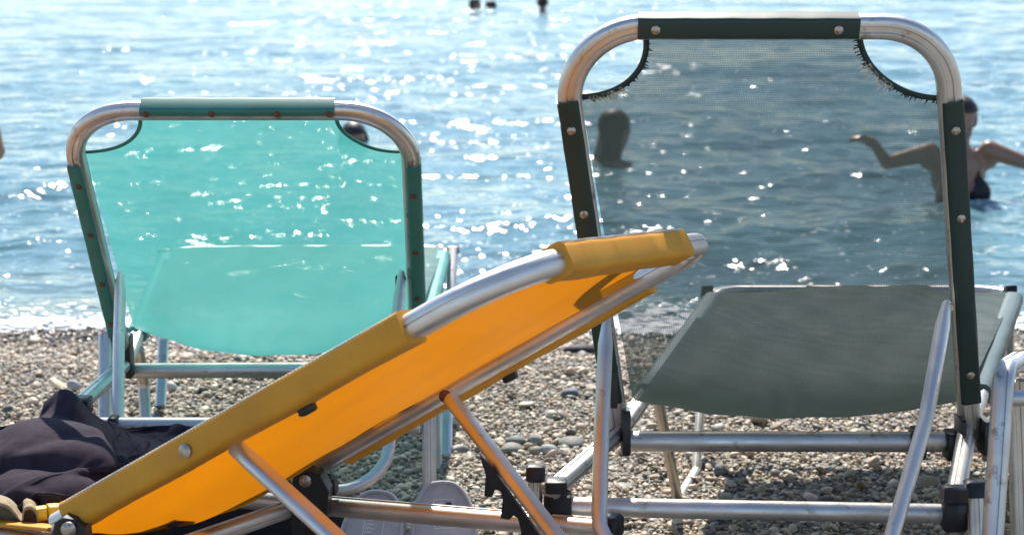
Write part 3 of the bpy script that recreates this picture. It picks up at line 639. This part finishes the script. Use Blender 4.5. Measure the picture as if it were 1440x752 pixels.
# ratchet teeth hanging off the far strut
def onstrut(t): return lerp(p1, e1, t)
tp = []
for (x, y) in ((676, 640), (684, 650), (690, 700), (683, 700), (681, 694), (694, 694), (700, 684), (709, 688), (714, 728), (706, 730), (722, 731), (728, 716), (738, 722), (748, 770), (772, 790), (764, 752), (720, 690)): tp.append((x, y))
mb = MB(); mb.prism([P(x, y, 2.50) for x, y in [(674, 640), (690, 655), (716, 692), (742, 728), (775, 775), (735, 775), (733, 745), (729, 729), (722, 725), (716, 731), (704, 729), (707, 704), (704, 690), (696, 686), (690, 698), (681, 697), (683, 668)]], YY, .014); mb.build('ratchet_plate', M['black_plastic'], root, False)
# legs of the yellow lounger
for q in (near_path[0] + seat * -.12, near_path[-1] + seat * .08, far_b - fs * .95, far_e - fs * .05):
    gz = float(zg(q.x, q.y)); MB().sweep([q - ZZ * .01, Vector((q.x, q.y, gz - .005))], ribbed(.028, .02), YY).build('leg', M['dull_aluminium'], root, True, 30)
# ---------------------------------------------------------------- towel heap on the yellow seat
def catmull(pts, n):
    out = []
    for k in range(n):
        t = k / (n - 1) * (len(pts) - 1); i = min(int(t), len(pts) - 2); f = t - i
        a, b, c, d = pts[max(i - 1, 0)], pts[i], pts[i + 1], pts[min(i + 2, len(pts) - 1)]
        out.append(.5 * ((2 * b) + (c - a) * f + (2 * a - 5 * b + 4 * c - d) * f * f + (3 * b - a - 3 * c + d) * f ** 3))
    return out
TR_ = [
 (2.93, [(-60, 668), (0, 662), (40, 655), (62, 652), (78, 648), (95, 645), (112, 650), (130, 655), (160, 660), (200, 664), (250, 668), (290, 675)]),
 (2.88, [(-60, 620), (0, 612), (40, 606), (62, 594), (80, 566), (95, 555), (110, 568), (130, 592), (160, 606), (200, 622), (250, 638), (290, 655)]),
 (2.85, [(-60, 617), (0, 608), (40, 600), (62, 590), (78, 562), (95, 551), (110, 565), (128, 588), (160, 599), (200, 615), (250, 632), (290, 650)]),
 (2.79, [(-60, 624), (0, 618), (36, 606), (60, 596), (80, 594), (100, 592), (118, 596), (136, 600), (165, 612), (205, 622), (250, 636), (290, 652)]),
 (2.66, [(-60, 622), (0, 612), (30, 604), (60, 600), (85, 598), (110, 597), (134, 600), (150, 608), (163, 640), (200, 630), (245, 630), (290, 650)]),
 (2.56, [(-60, 640), (0, 634), (30, 628), (60, 624), (85, 622), (110, 624), (138, 628), (155, 634), (168, 655), (195, 645), (235, 640), (290, 660)]),
 (2.54, [(-60, 648), (0, 644), (30, 644), (60, 646), (90, 652), (115, 660), (140, 660), (158, 655), (166, 672), (190, 664), (225, 655), (280, 675)]),
 (2.60, [(-60, 664), (0, 658), (30, 655), (60, 658), (90, 666), (115, 676), (140, 676), (155, 674), (163, 685), (185, 682), (220, 675), (275, 690)]),
 (2.50, [(-60, 674), (0, 672), (30, 668), (60, 668), (90, 672), (110, 673), (130, 677), (148, 688), (160, 700), (180, 700), (215, 695), (270, 705)]),
 (2.45, [(-60, 700), (0, 698), (30, 696), (60, 696), (80, 698), (95, 702), (110, 704), (130, 706), (150, 712), (175, 715), (210, 712), (265, 718)]),
 (2.44, [(-60, 722), (0, 720), (30, 720), (60, 722), (80, 724), (95, 724), (110, 724), (130, 724), (150, 728), (175, 730), (210, 728), (260, 735)]),
 (2.36, [(-60, 737), (0, 735), (30, 734), (60, 733), (80, 732), (95, 731), (110, 731), (130, 733), (150, 736), (175, 738), (210, 740), (260, 747)]),
]
cols = [catmull([P(x if x < 125 or k < 9 else 125 + (x - 125) * (.55, .3, .15)[k - 9], y, Yr) for (x, y) in r], 90) for k, (Yr, r) in enumerate(TR_)]
rows = [[None] * 90 for _ in range(110)]
for j in range(90):
    c = catmull([cols[i][j] for i in range(len(TR_))], 110)
    for i in range(110): rows[i][j] = c[i]
for i in range(110):
    for j in range(90):
        q = rows[i][j]; w_ = .5 * math.sin(q.x * 9 + q.y * 7) + .4 * math.sin(q.y * 14 - q.x * 6 + 1)
        h_ = -.014 * (1 - abs(math.sin(q.x * 11 + q.y * 6 + w_))) ** 4 - .011 * (1 - abs(math.sin(q.x * 8 - q.y * 15 - q.z * 8 + 1.3 * w_ + .7))) ** 3 + .004 * math.sin(q.x * 22 - q.y * 9 + 2 * w_)
        rows[i][j] = q + Vector((0, -h_ * .5, h_))
def drape(rows, nx=120, ny=96, squeeze=(1.50, 1.34), seed=4, steps=170):
    """lay a loose sheet over the mound and let it settle, so that it buckles into folds"""
    p = np.array([[tuple(q) for q in r_] for r_ in rows]).reshape(-1, 3); x0, x1, y0, y1 = p[:, 0].min(), p[:, 0].max(), p[:, 1].min(), p[:, 1].max(); gn = 64
    hm = np.full((gn, gn), -1.0); ix = ((p[:, 0] - x0) / (x1 - x0) * (gn - 1)).astype(int); iy = ((p[:, 1] - y0) / (y1 - y0) * (gn - 1)).astype(int)
    np.maximum.at(hm, (ix, iy), p[:, 2])
    for _ in range(60):
        e = hm < -.5
        if not e.any(): break
        q = np.pad(hm, 1, mode='edge'); st = np.stack([q[:-2, 1:-1], q[2:, 1:-1], q[1:-1, :-2], q[1:-1, 2:]]); ok = st > -.5
        hm = np.where(e & ok.any(0), np.where(ok, st, 0).sum(0) / np.maximum(ok.sum(0), 1), hm)
    hm = np.maximum(hm, .30)
    def H(x, y):
        a = np.clip((x - x0) / (x1 - x0), 0, 1) * (gn - 1); b = np.clip((y - y0) / (y1 - y0), 0, 1) * (gn - 1); i0 = np.minimum(a.astype(int), gn - 2); j0 = np.minimum(b.astype(int), gn - 2); u, v = a - i0, b - j0
        return hm[i0, j0] * (1 - u) * (1 - v) + hm[i0 + 1, j0] * u * (1 - v) + hm[i0, j0 + 1] * (1 - u) * v + hm[i0 + 1, j0 + 1] * u * v
    rg = np.random.default_rng(seed); X, Y = np.meshgrid(np.linspace(x0 + .01, x1 - .01, nx), np.linspace(y0 + .01, y1 - .01, ny), indexing='ij')
    lx, ly = (x1 - x0) / (nx - 1) * squeeze[0], (y1 - y0) / (ny - 1) * squeeze[1]
    Z = H(X, Y) + .012
    for k in range(9):
        a = rg.uniform(0, math.pi); f = rg.uniform(18, 55); Z += .004 * np.sin(f * (X * math.cos(a) + Y * math.sin(a)) + rg.uniform(0, 6))
    Pn = np.stack([X, Y, Z], -1); V = np.zeros_like(Pn); edge = np.zeros(X.shape, bool); edge[0] = edge[-1] = True; edge[:, 0] = edge[:, -1] = True; fix = Pn.copy()
    cons = [(1, 0, lx), (0, 1, ly), (1, 1, math.hypot(lx, ly)), (1, -1, math.hypot(lx, ly)), (3, 0, 3 * lx), (0, 3, 3 * ly)]
    for stp in range(steps):
        V[..., 2] -= .0012; V *= .90; Q = Pn + V
        for it in range(4):
            for dx, dy, L in cons:
                bend = dx == 3 or dy == 3
                for ph in range(2):
                    sl_a = [slice(None), slice(None)]; A_i = np.arange(0, nx - dx); B_j = np.arange(max(0, -dy), ny - max(0, dy))
                    sel = A_i[(A_i // max(dx, 1)) % 2 == ph] if dx else A_i; sel2 = B_j[(B_j // max(dy, 1)) % 2 == ph] if not dx else B_j
                    ia, ja = np.ix_(sel, sel2); a = Q[ia, ja]; b = Q[ia + dx, ja + dy]; d = b - a; l = np.linalg.norm(d, axis=-1, keepdims=True) + 1e-9
                    c = d * (.5 * (l - L) / l) * (.25 if bend else .8)
                    if bend: c = np.where(l < L * .80, c, 0)
                    Q[ia, ja] = a + c; Q[ia + dx, ja + dy] = b - c
            Q[..., 2] = np.maximum(Q[..., 2], H(Q[..., 0], Q[..., 1]) + .001); Q[..., 2] = np.minimum(Q[..., 2], H(Q[..., 0], Q[..., 1]) + .045)
            Q[edge] = fix[edge]
        V = Q - Pn; Pn = Q
    for _ in range(2):
        q = np.pad(Pn, ((1, 1), (1, 1), (0, 0)), mode='edge'); Pn = .5 * Pn + .125 * (q[:-2, 1:-1] + q[2:, 1:-1] + q[1:-1, :-2] + q[1:-1, 2:])
    return [[Vector(v) for v in r_] for r_ in Pn]
base_rows = [[q + ZZ * (.010 * max(0, 1 - abs(q.x - P(95, 551, 2.85).x) / .10)) - ZZ * .002 for q in r_] for r_ in rows]
mb = MB().grid(drape(base_rows)); o = mb.build('towel', M['towel'], None, True, 180)
sm = o.modifiers.new('thick', 'SOLIDIFY'); sm.thickness = .003; sm.offset = -1
sb = o.modifiers.new('smooth', 'SUBSURF'); sb.levels = 1; sb.render_levels = 1
tag(o, 'dark plum cloth towel heaped on the seat of the yellow lounger', 'towel')
# beige rolled cloth and yellow tube on the seat edge
prof = catmull([Vector((x, y, 0)) for x, y in [(-60, 716), (-30, 707), (-8, 705), (10, 709), (20, 719), (27, 729), (31, 731), (32, 722), (34, 715), (40, 711), (46, 713), (51, 719), (53, 729), (54, 735)]], 80)
rows = []
for k_, (Yr, f_, dy) in enumerate(((2.335, 0, 0), (2.330, .6, 0), (2.326, .80, 0), (2.304, .82, 0), (2.298, .88, 0), (2.298, .96, 0), (2.304, 1.03, 0), (2.34, 1.0, -7), (2.38, .9, -14), (2.41, .4, -18))):
    rows.append([P(q.x + 1.5 * math.sin(k_ * 2 + q.x * .2), 739 + (q.y - 739) * f_ + dy, Yr) for q in prof])
o = MB().grid(rows).build('cloth_roll', M['beige'], None, True, 180)
tag(o, 'beige cloth with rolled edges beside the small yellow pouch', 'cloth')
o = empty('sunscreen_tube', P(80, 725, 2.33), 'small bright yellow container lying at the foot of the dark towel', 'container')
a, b, c_ = P(67, 720, 2.315), P(108, 717, 2.335), P(51, 722, 2.31)
MB().sweep([a, lerp(a, b, .3), lerp(a, b, .7), b, b + (b - a) * .15], rrect(.022, .022, .007, 4), ZZ, [(1, 1), (1, 1), (1.05, .8), (1.15, .4), (1.15, .15)]).build('body', M['tube_yellow'], o)
MB().sweep([c_, lerp(c_, a, .9)], rrect(.019, .019, .006, 4), ZZ).build('cap', M['tube_yellow'], o)
# ---------------------------------------------------------------- voxel bodies
def capsule(mb, p0, r0, p1, r1, seg=14):
    p0, p1 = Vector(p0), Vector(p1); d = (p1 - p0)
    if d.length < 1e-6: return
    t = d.normalized(); path, sc = [], []
    for k in range(5): a = math.pi / 2 * (1 - k / 5); path.append(p0 - t * r0 * math.sin(a)); sc.append(max(r0 * math.cos(a), 1e-4))
    for k in range(1, 6): a = math.pi / 2 * k / 5; path.append(p1 + t * r1 * math.sin(a)); sc.append(max(r1 * math.cos(a), 1e-4))
    path.insert(5, p0); sc.insert(5, r0); path.insert(6, p1); sc.insert(6, r1)
    mb.sweep(path, circ(1, seg), None, sc)
def ellipsoid(mb, c, ax_, rot=None, sub=3):
    v, f = ico(sub); c = Vector(c); vs = []
    for q in v:
        w = Vector((q[0] * ax_[0], q[1] * ax_[1], q[2] * ax_[2]))
        if rot is not None: w = rot @ w
        vs.append(c + w)
    mb.add(vs, [tuple(int(i) for i in t) for t in f])
def remesh(mb, name, mat, voxel, parent=None, smooth=6):
    me = bpy.data.meshes.new('tmp'); me.from_pydata([tuple(v) for v in mb.v], [], mb.f); t = bpy.data.objects.new('tmp', me); COL.objects.link(t)
    r = t.modifiers.new('r', 'REMESH'); r.mode = 'VOXEL'; r.voxel_size = voxel
    s = t.modifiers.new('s', 'SMOOTH'); s.factor = .5; s.iterations = smooth
    dg = bpy.context.evaluated_depsgraph_get(); ev = t.evaluated_get(dg); me2 = bpy.data.meshes.new_from_object(ev)
    vs = [v.co.copy() for v in me2.vertices]; fs = [tuple(p.vertices) for p in me2.polygons]
    bpy.data.objects.remove(t); q = MB(); q.v = vs; q.f = fs
    return q, (q.build(name, mat, parent, True, 180) if mat else None)
def shell(src, name, mat, parent, pred, off=.006):
    """garment: a thin layer standing off part of a body's skin"""
    me = bpy.data.meshes.new('t'); me.from_pydata([tuple(v) for v in src.v], [], src.f); me.update()
    nr = [v.normal.copy() for v in me.vertices]; use = [f for f in src.f if all(pred(src.v[i]) for i in f)]
    ids = sorted({i for f in use for i in f}); mp = {i: k for k, i in enumerate(ids)}; q = MB()
    q.add([src.v[i] + nr[i] * off for i in ids], [tuple(mp[i] for i in f) for f in use])
    o = q.build(name, mat, parent, True, 180); s = o.modifiers.new('thick', 'SOLIDIFY'); s.thickness = off * .9; s.offset = -1
    return o
def head(mb, c, face, h=.225):
    """skull, jaw, nose, ears round head centre c, looking along face"""
    face = Vector(face).normalized(); side = face.cross(ZZ).normalized(); up = side.cross(face)
    rot = Matrix((side, face, up)).transposed()
    ellipsoid(mb, c + up * .02, (.073, .092, .088), rot); ellipsoid(mb, c + face * .022 - up * .048, (.052, .066, .062), rot)
    capsule(mb, c + face * .088 + up * .012, .009, c + face * .104 - up * .018, .014, 10)
    ellipsoid(mb, c + face * .088 - up * .052, (.022, .010, .006), rot, 2); ellipsoid(mb, c + face * .075 + up * .028, (.05, .016, .010), rot, 2)
    for s in (-1, 1): ellipsoid(mb, c + side * .076 * s - up * .004, (.010, .020, .032), rot, 2)
    return side, face, up
def hand(mb, w, d, palm_n):
    """palm, four unequal bent fingers and a thumb; w wrist, d along the palm"""
    d = Vector(d).normalized(); s = d.cross(palm_n).normalized(); q = palm_n
    capsule(mb, w, .024, w + d * .03, .030); 
    for k, (o, l) in enumerate(((-.030, .062), (-.010, .075), (.010, .070), (.029, .055))):
        b = w + d * .045 + s * o; mb_m = b + d * .045; t1 = mb_m + (d * .85 + q * .35).normalized() * l * .5; t2 = t1 + (d * .6 + q * .7).normalized() * l * .5
        capsule(mb, w + d * .01 + s * o * .6, .015, mb_m, .011, 10); capsule(mb, mb_m, .0105, t1, .0095, 10); capsule(mb, t1, .0095, t2, .008, 10)
    b = w + d * .015 - s * .022; t1 = b + (d * .5 - s * .9).normalized() * .042; capsule(mb, b, .015, t1, .011, 10); capsule(mb, t1, .011, t1 + (d * .9 - s * .3).normalized() * .035, .009, 10)
def torso(mb, neck, hip, side, face, sw=.175, female=False):
    up = (neck - hip).normalized(); sh = neck - up * .07
    L = (neck - hip).length; rot = Matrix((side, face, up)).transposed()
    ellipsoid(mb, hip + up * L * .72, (sw * .82, .098, L * .30), rot); ellipsoid(mb, hip + up * L * .38, (sw * .66, .085, L * .30), rot); ellipsoid(mb, hip + up * .0, (sw * .86 if female else sw * .78, .108, .13), rot)
    capsule(mb, sh - side * (sw - .02), .052, sh + side * (sw - .02), .052); capsule(mb, neck - up * .05, .055, neck + up * .07, .048)
    return sh
# ------------ woman in the sea
Yw = 8.6; root = empty('person', Vector((P(1348, 275, Yw).x, Yw, float(zg(2.1, Yw)))), 'person in a black bikini standing waist deep in the sea with both arms spread', 'person')
mb = MB(); fc = Vector((.10, -1, 0)).normalized(); hc = P(1349, 168, Yw); sd_, fd_, ud_ = head(mb, hc, fc + Vector((.25, 0, -.1)))
side = fc.cross(ZZ).normalized(); neck = P(1349, 205, Yw + .02); hip = neck - ZZ * .50
if side.x < 0: side = -side
sh = torso(mb, neck, hip, side, fc, .165, True)
shl, shr = P(1308, 214, Yw), P(1391, 211, Yw)
el = P(1247, 229, Yw - .10); wl = P(1229, 202, Yw - .22); capsule(mb, shl, .050, lerp(shl, el, .5), .042); capsule(mb, lerp(shl, el, .5), .042, el, .034); capsule(mb, el, .034, wl, .024); hand(mb, wl, P(1212, 193, Yw - .26) - wl, Vector((-.2, -.3, -1)).normalized())
er = P(1448, 231, Yw - .05); wr = P(1508, 240, Yw - .15); capsule(mb, shr, .050, lerp(shr, er, .5), .042); capsule(mb, lerp(shr, er, .5), .042, er, .034); capsule(mb, er, .034, wr, .024); hand(mb, wr, Vector((1, -.2, -.1)), Vector((0, -.2, -1)).normalized())
for s in (-1, 1):
    ellipsoid(mb, neck - ZZ * .215 + side * s * .072 + fc * .085, (.066, .055, .062))
    hj = hip + side * s * .085 - ZZ * .02; kn = hj + Vector((s * .02, -.02, -.42)); fz = float(zg(hj.x, Yw)); an = Vector((kn.x, Yw + .02, max(fz + .07, kn.z - .42)))
    capsule(mb, hj, .088, kn, .055); capsule(mb, kn, .056, an, .038); capsule(mb, an - ZZ * .03, .036, an + Vector((0, -.15, -.04)), .028)
src, body = remesh(mb, 'body', M['skin'], .011, root, 4)
cl, cr = neck - ZZ * .215 - side * .072 + fc * .085, neck - ZZ * .215 + side * .072 + fc * .085
def tri(v):
    if (v - neck).dot(fc) < .02: return abs(v.z - (neck.z - .275)) < .016 and abs((v - neck).dot(side)) < .2
    for c in (cl, cr):
        x = abs((v - c).dot(side)); z = v.z - (c.z - .06)
        if 0 <= z < .17 and x < .072 * (1 - z / .17) + .004: return True
    return abs(v.z - (neck.z - .272)) < .014 and abs((v - neck).dot(side)) < .15
shell(src, 'bikini_top', M['swimwear'], root, tri)
shell(src, 'bikini_bottom', M['swimwear'], root, lambda v: hip.z - .13 < v.z < hip.z + .03 and abs((v - hip).dot(side)) < .17 and (v.z > hip.z - .05 - .0 or abs((v - hip).dot(side)) < .06))
def scalp(c, face, up, side): return lambda v: (v - c).length < .16 and ((v - c).dot(up) > .045 or ((v - c).dot(face) < .015 and (v - c).dot(up) > -.05) )
mbh = MB(); rot = Matrix((sd_, fd_, ud_)).transposed()
hp_ = shell(src, 'hair', M['hair'], root, scalp(hc, fd_, ud_, sd_), .014)
# ------------ swimmers: head and shoulders out of the water, body below it
def swimmer(px, py_water, Y, top_px, face, label, long_hair=False, group='swimmers out in the sea', nk=.17):
    wl_ = P(px, py_water, Y); k = (py_water - top_px) / 2500 * Y
    root = empty('person', Vector((wl_.x, Y, WZ)), label, 'person', group); mb = MB(); fc = Vector(face).normalized()
    c = Vector((wl_.x, Y, wl_.z + k - .115)); sd_, fd_, ud_ = head(mb, c, fc)
    side = fc.cross(ZZ).normalized(); neck = c - ZZ * nk - fc * .02; hip = neck - ZZ * .42 - fc * .25; capsule(mb, neck, .055, c - ZZ * .05, .052)
    sh = torso(mb, neck, hip, side, (fc - ZZ * .3).normalized(), .16)
    for s in (-1, 1):
        a = sh + side * s * .16; e = a + side * s * .16 + fc * .14 - ZZ * .16; w = e + fc * .22 - side * s * .06 - ZZ * .02
        capsule(mb, a, .048, e, .036); capsule(mb, e, .036, w, .026); hand(mb, w, fc, -ZZ)
        hj = hip + side * s * .08; kn = hj - fc * .30 - ZZ * .25; an = kn - fc * .35 - ZZ * .15; capsule(mb, hj, .085, kn, .054); capsule(mb, kn, .054, an, .036); capsule(mb, an, .034, an - fc * .12 - ZZ * .08, .024)
    src, b = remesh(mb, 'body', M['skin'], .013, root, 4)
    shell(src, 'swimsuit', M['swimwear'], root, lambda v: abs((v - hip).dot(ZZ)) < .16 and (v - hip).length < .26)
    if long_hair:
        h = MB(); rot = Matrix((sd_, fd_, ud_)).transposed(); ellipsoid(h, c + ud_ * .028 - fd_ * .012, (.086, .100, .092), rot)
        for i in range(6):
            a = math.pi * (.08 + .84 * i / 5); o_ = sd_ * math.cos(a) * .062 - fd_ * (math.sin(a) * .062 + .012); b_ = c + o_ * 1.0 - ud_ * (.05 + .015 * (i % 2)); capsule(h, c + o_ * .9 + ud_ * .03, .034, b_, .027); capsule(h, b_, .027, c + o_ * (1.35 + .12 * (i % 3)) - fd_ * .012 - ud_ * (.17 + .03 * (i % 2)), .012 + .004 * (i % 3))
        remesh(h, 'hair', M['hair'], .011, root, 5)
    else: shell(src, 'hair', M['hair'], root, scalp(c, fd_, ud_, sd_), .014)
swimmer(865, 216, 10.0, 153, (.8, .6, 0), 'swimmer with long dark hair seen from behind through the green mesh', True, nk=.145)
swimmer(497, 192, 11.0, 171, (.2, -1, 0), 'swimmer low in the water showing through the corner gap of the turquoise backrest')
swimmer(668, 11, 28.5, -2, (1, -.3, 0), 'far swimmer, larger head of the pair near the top edge')
swimmer(690, 11, 29.0, 1, (-1, -.2, 0), 'far swimmer, smaller head of the pair near the top edge')
swimmer(763, 12, 28.0, -6, (-.3, 1, 0), 'far swimmer with dark hair, alone to the right of the pair near the top edge')
# ------------ bather cut by the left edge
Yp = 6.25; ex = P(-9, 212, Yp); root = empty('person', Vector((ex.x - .2, Yp, float(zg(ex.x, Yp)))), 'bather at the left picture edge of whom only an elbow shows', 'person'); mb = MB()
nk = Vector((ex.x - .27, Yp + .02, ex.z + .40)); hc = nk + ZZ * .14; fc = Vector((-.2, 1, 0)).normalized(); sd_, fd_, ud_ = head(mb, hc, fc); side = fc.cross(ZZ).normalized()
if side.x < 0: side = -side
hip = nk - ZZ * .52; sh = torso(mb, nk, hip, side, fc, .185)
sr = sh + side * .19; wr = hip + side * .17 + ZZ * .08 + fc * .06; capsule(mb, sr, .054, ex, .040); capsule(mb, ex, .042, wr, .028); hand(mb, wr, -side + fc * .6, -ZZ)
sl_ = sh - side * .19; el = sl_ - side * .05 - ZZ * .29; wr = el + fc * .1 - ZZ * .24; capsule(mb, sl_, .054, el, .040); capsule(mb, el, .040, wr, .028); hand(mb, wr, -ZZ, side)
kx = P(-9, 425, Yp)
for s in (-1, 1):
    hj = hip + side * s * .09 - ZZ * .02; kn = hj + Vector((s * .10, 0, -.40)) if s < 0 else Vector((kx.x - .045, Yp, hj.z - .40)); fz = float(zg(kn.x, Yp)); an = Vector((kn.x + s * .03, Yp + .03, min(fz + .06, kn.z - .3)))
    capsule(mb, hj, .092, kn, .060); capsule(mb, kn, .060, an, .040); capsule(mb, an - ZZ * .02, .038, an + fc * .16 - ZZ * .03, .028)
src, b = remesh(mb, 'body', M['skin'], .011, root, 4)
shell(src, 'swim_shorts', M['trunks'], root, lambda v: hip.z - .30 < v.z < hip.z + .08 and abs((v - hip).dot(side)) < .30, .012)
shell(src, 'hair', M['hair'], root, scalp(hc, fd_, ud_, sd_), .014)
# ---------------------------------------------------------------- bag under the yellow lounger
mb = MB(); c = P(290, 735, 2.95); c.z = .10  # black lump added to fill the dark region below the sling
for k in range(7):
    t = k / 6; ellipsoid(mb, Vector((c.x - .20 + .40 * t, 2.98 + .02 * math.sin(k * 2), .105 + .02 * math.sin(k * 1.7))), (.075, .085, .115 + .012 * math.cos(k * 2.3)))
q, o = remesh(mb, 'bundle_body', None, .010, None, 8)
root = empty('dark_bundle', Vector((c.x, 2.98, .0)), 'black soft bag added to fill the dark space under the yellow lounger', 'bundle')
q.build('bundle_body', M['bundle'], root, True, 180)
MB().tube(fillet([Vector((c.x - .12, 2.9, .20)), Vector((c.x - .08, 2.87, .26)), Vector((c.x + .08, 2.87, .26)), Vector((c.x + .12, 2.9, .20))], .05, 8), .008).build('handle', M['bundle'], root)
# ---------------------------------------------------------------- slippers leaning on the prop of the turquoise lounger
def slipper(hx, hy, Y, yaw, label, pw=.056):
    heel = P(hx, hy, Y); tilt = R_(50); f = Vector((math.sin(yaw), -math.cos(yaw) * math.cos(tilt), -math.sin(tilt))).normalized(); s = f.cross(ZZ).normalized(); s = -s if s.x < 0 else s; nn = s.cross(f).normalized(); nn = nn if nn.y < 0 else -nn
    root = empty('slipper', heel + f * .26, label, 'slipper', 'slippers leaning under the yellow lounger'); out_ = []
    for k in range(40):
        a = 2 * math.pi * k / 40; y = math.cos(a); x = math.sin(a)
        w = pw * (1 if y > 0 else 1.05) * (1 - .12 * max(0, 1 - abs(y + .25) * 2.2)); px_ = math.copysign(abs(x) ** .72, x) * w; py_ = .135 - .135 * math.copysign(abs(y) ** .8, y)
        out_.append((px_, py_))
    pts = [heel + s * x + f * y - nn * .028 for x, y in out_]; MB().prism(pts, nn, .026).build('sole', M['slipper'], root, True, 35)
    rim = [heel + s * x * .95 + f * (.135 + (y - .135) * .965) for x, y in out_]; rim.append(rim[0])
    MB().tube(rim, .0035, 8).build('rim', M['slipper'], root)
    rows = []
    for i in range(9):
        y = .115 + .10 * i / 8; row = []
        for j in range(17):
            a = math.pi * j / 16; row.append(heel + f * y + s * (-math.cos(a) * (pw + .005)) + nn * (math.sin(a) * (.042 - .014 * i / 8) - .012))
        rows.append(row)
    st = MB().grid(rows).build('strap', M['slipper_strap'], root, True, 180); sm = st.modifiers.new('thick', 'SOLIDIFY'); sm.thickness = .006
    z = nn * .0005
    def pr(x0, y0, x1, y1, mat, name, h=.0012):
        c = heel + s * (x0 + x1) / 2 + f * (y0 + y1) / 2 + nn * (h / 2 - .0022); MB().box(c, s * abs(x1 - x0) / 2, f * abs(y1 - y0) / 2, nn * (h / 2), .02).build(name, M[mat], root, False)
    x0 = -.016; pr(x0, .034, x0 + .034, .0355, 'print', 'print_line'); pr(x0, .084, x0 + .034, .0855, 'print', 'print_line'); pr(x0, .034, x0 + .0015, .0855, 'print', 'print_line', .0011); pr(x0 + .0325, .034, x0 + .034, .0855, 'print', 'print_line', .0011)
    for i in range(6): pr(x0 + .004, .040 + i * .007, x0 + .016, .0422 + i * .007, 'print', 'print_line')
    pr(x0 + .021, .040, x0 + .030, .048, 'print_dark', 'print_dot')
    return root
slipper(621, 674, 2.84, R_(4), 'grey slipper standing nearest the turquoise lounger leg, the right one of the pair')
slipper(534, 687, 2.83, R_(-8), 'grey slipper beside the curved metal prop, the left one of the pair')
# ---------------------------------------------------------------- larger stones
def stone(px, py, w, h, col, label, rough=.12, seed=1, dep=.8, block=False, z=0):
    g = G(px, py, z); k = 2500 / g.y; a = w / k / 2; b = h / k / 2 * 1.05; rg = np.random.default_rng(seed)
    v, f = ico(3 if not block else 2); v = v.copy()
    if block: v = np.sign(v) * np.abs(v) ** .55
    for _ in range(4): d = rg.normal(size=3); d /= np.linalg.norm(d); v *= (1 + rough * np.sin(2.2 * (v @ d) + rg.uniform(0, 6)))[:, None]
    v = v / np.abs(v).max(0) * np.array([a, a * dep, b]); mb = MB(); mb.add([Vector(q) + Vector((g.x, g.y, g.z + b * .75)) for q in v], [tuple(int(i) for i in t) for t in f])
    o = mb.build('stone', stone_mat('stone', col), None, not block or True, 60 if not block else 30); tag(o, label, 'stone', 'larger stones on the beach')
stone(716, 638, 42, 20, (.20, .20, .17), 'flat greenish stone at the left end of the stone row', seed=2)
stone(727, 624, 34, 18, (.15, .17, .16), 'dark flat stone lying behind the greenish stone', seed=3)
stone(753, 640, 22, 15, (.24, .23, .19), 'small olive stone touching the round pale grey stone', seed=4)
stone(771, 640, 29, 19, (.36, .36, .37), 'round pale grey stone in the stone row', .05, seed=5)
stone(795, 640, 20, 12, (.48, .42, .38), 'small pinkish white stone right of the round grey stone', .06, seed=6)
stone(803, 629, 44, 16, (.19, .18, .16), 'long brownish grey stone behind the pinkish white one', seed=7)
stone(752, 627, 24, 18, (.20, .21, .20), 'upright grey stone between the dark flat stone and the round pale one', seed=8)
stone(800, 562, 30, 20, (.12, .13, .15), 'angular slate grey stone left of the green lounger prop', .10, 9, .8, True)
stone(777, 569, 18, 12, (.30, .17, .08), 'rust brown stone next to the angular slate grey stone', seed=10)
stone(835, 553, 40, 12, (.38, .30, .21), 'pale tan stone right of the angular slate grey stone', seed=11)
stone(812, 498, 58, 18, (.018, .018, .024), 'black rock at the waterline left of the green lounger', .10, 12, .7, z=-.06)
stone(1012, 668, 24, 18, (.13, .15, .16), 'blue grey stone by the front foot of the green lounger', seed=13)
stone(240, 547, 20, 12, (.42, .42, .42), 'pale stone under the turquoise lounger', seed=14)
stone(105, 548, 24, 16, (.34, .34, .35), 'pale grey stone left of the turquoise lounger rail', seed=15)
stone(10, 578, 16, 10, (.10, .10, .11), 'dark stone at the left edge of the beach', seed=16)
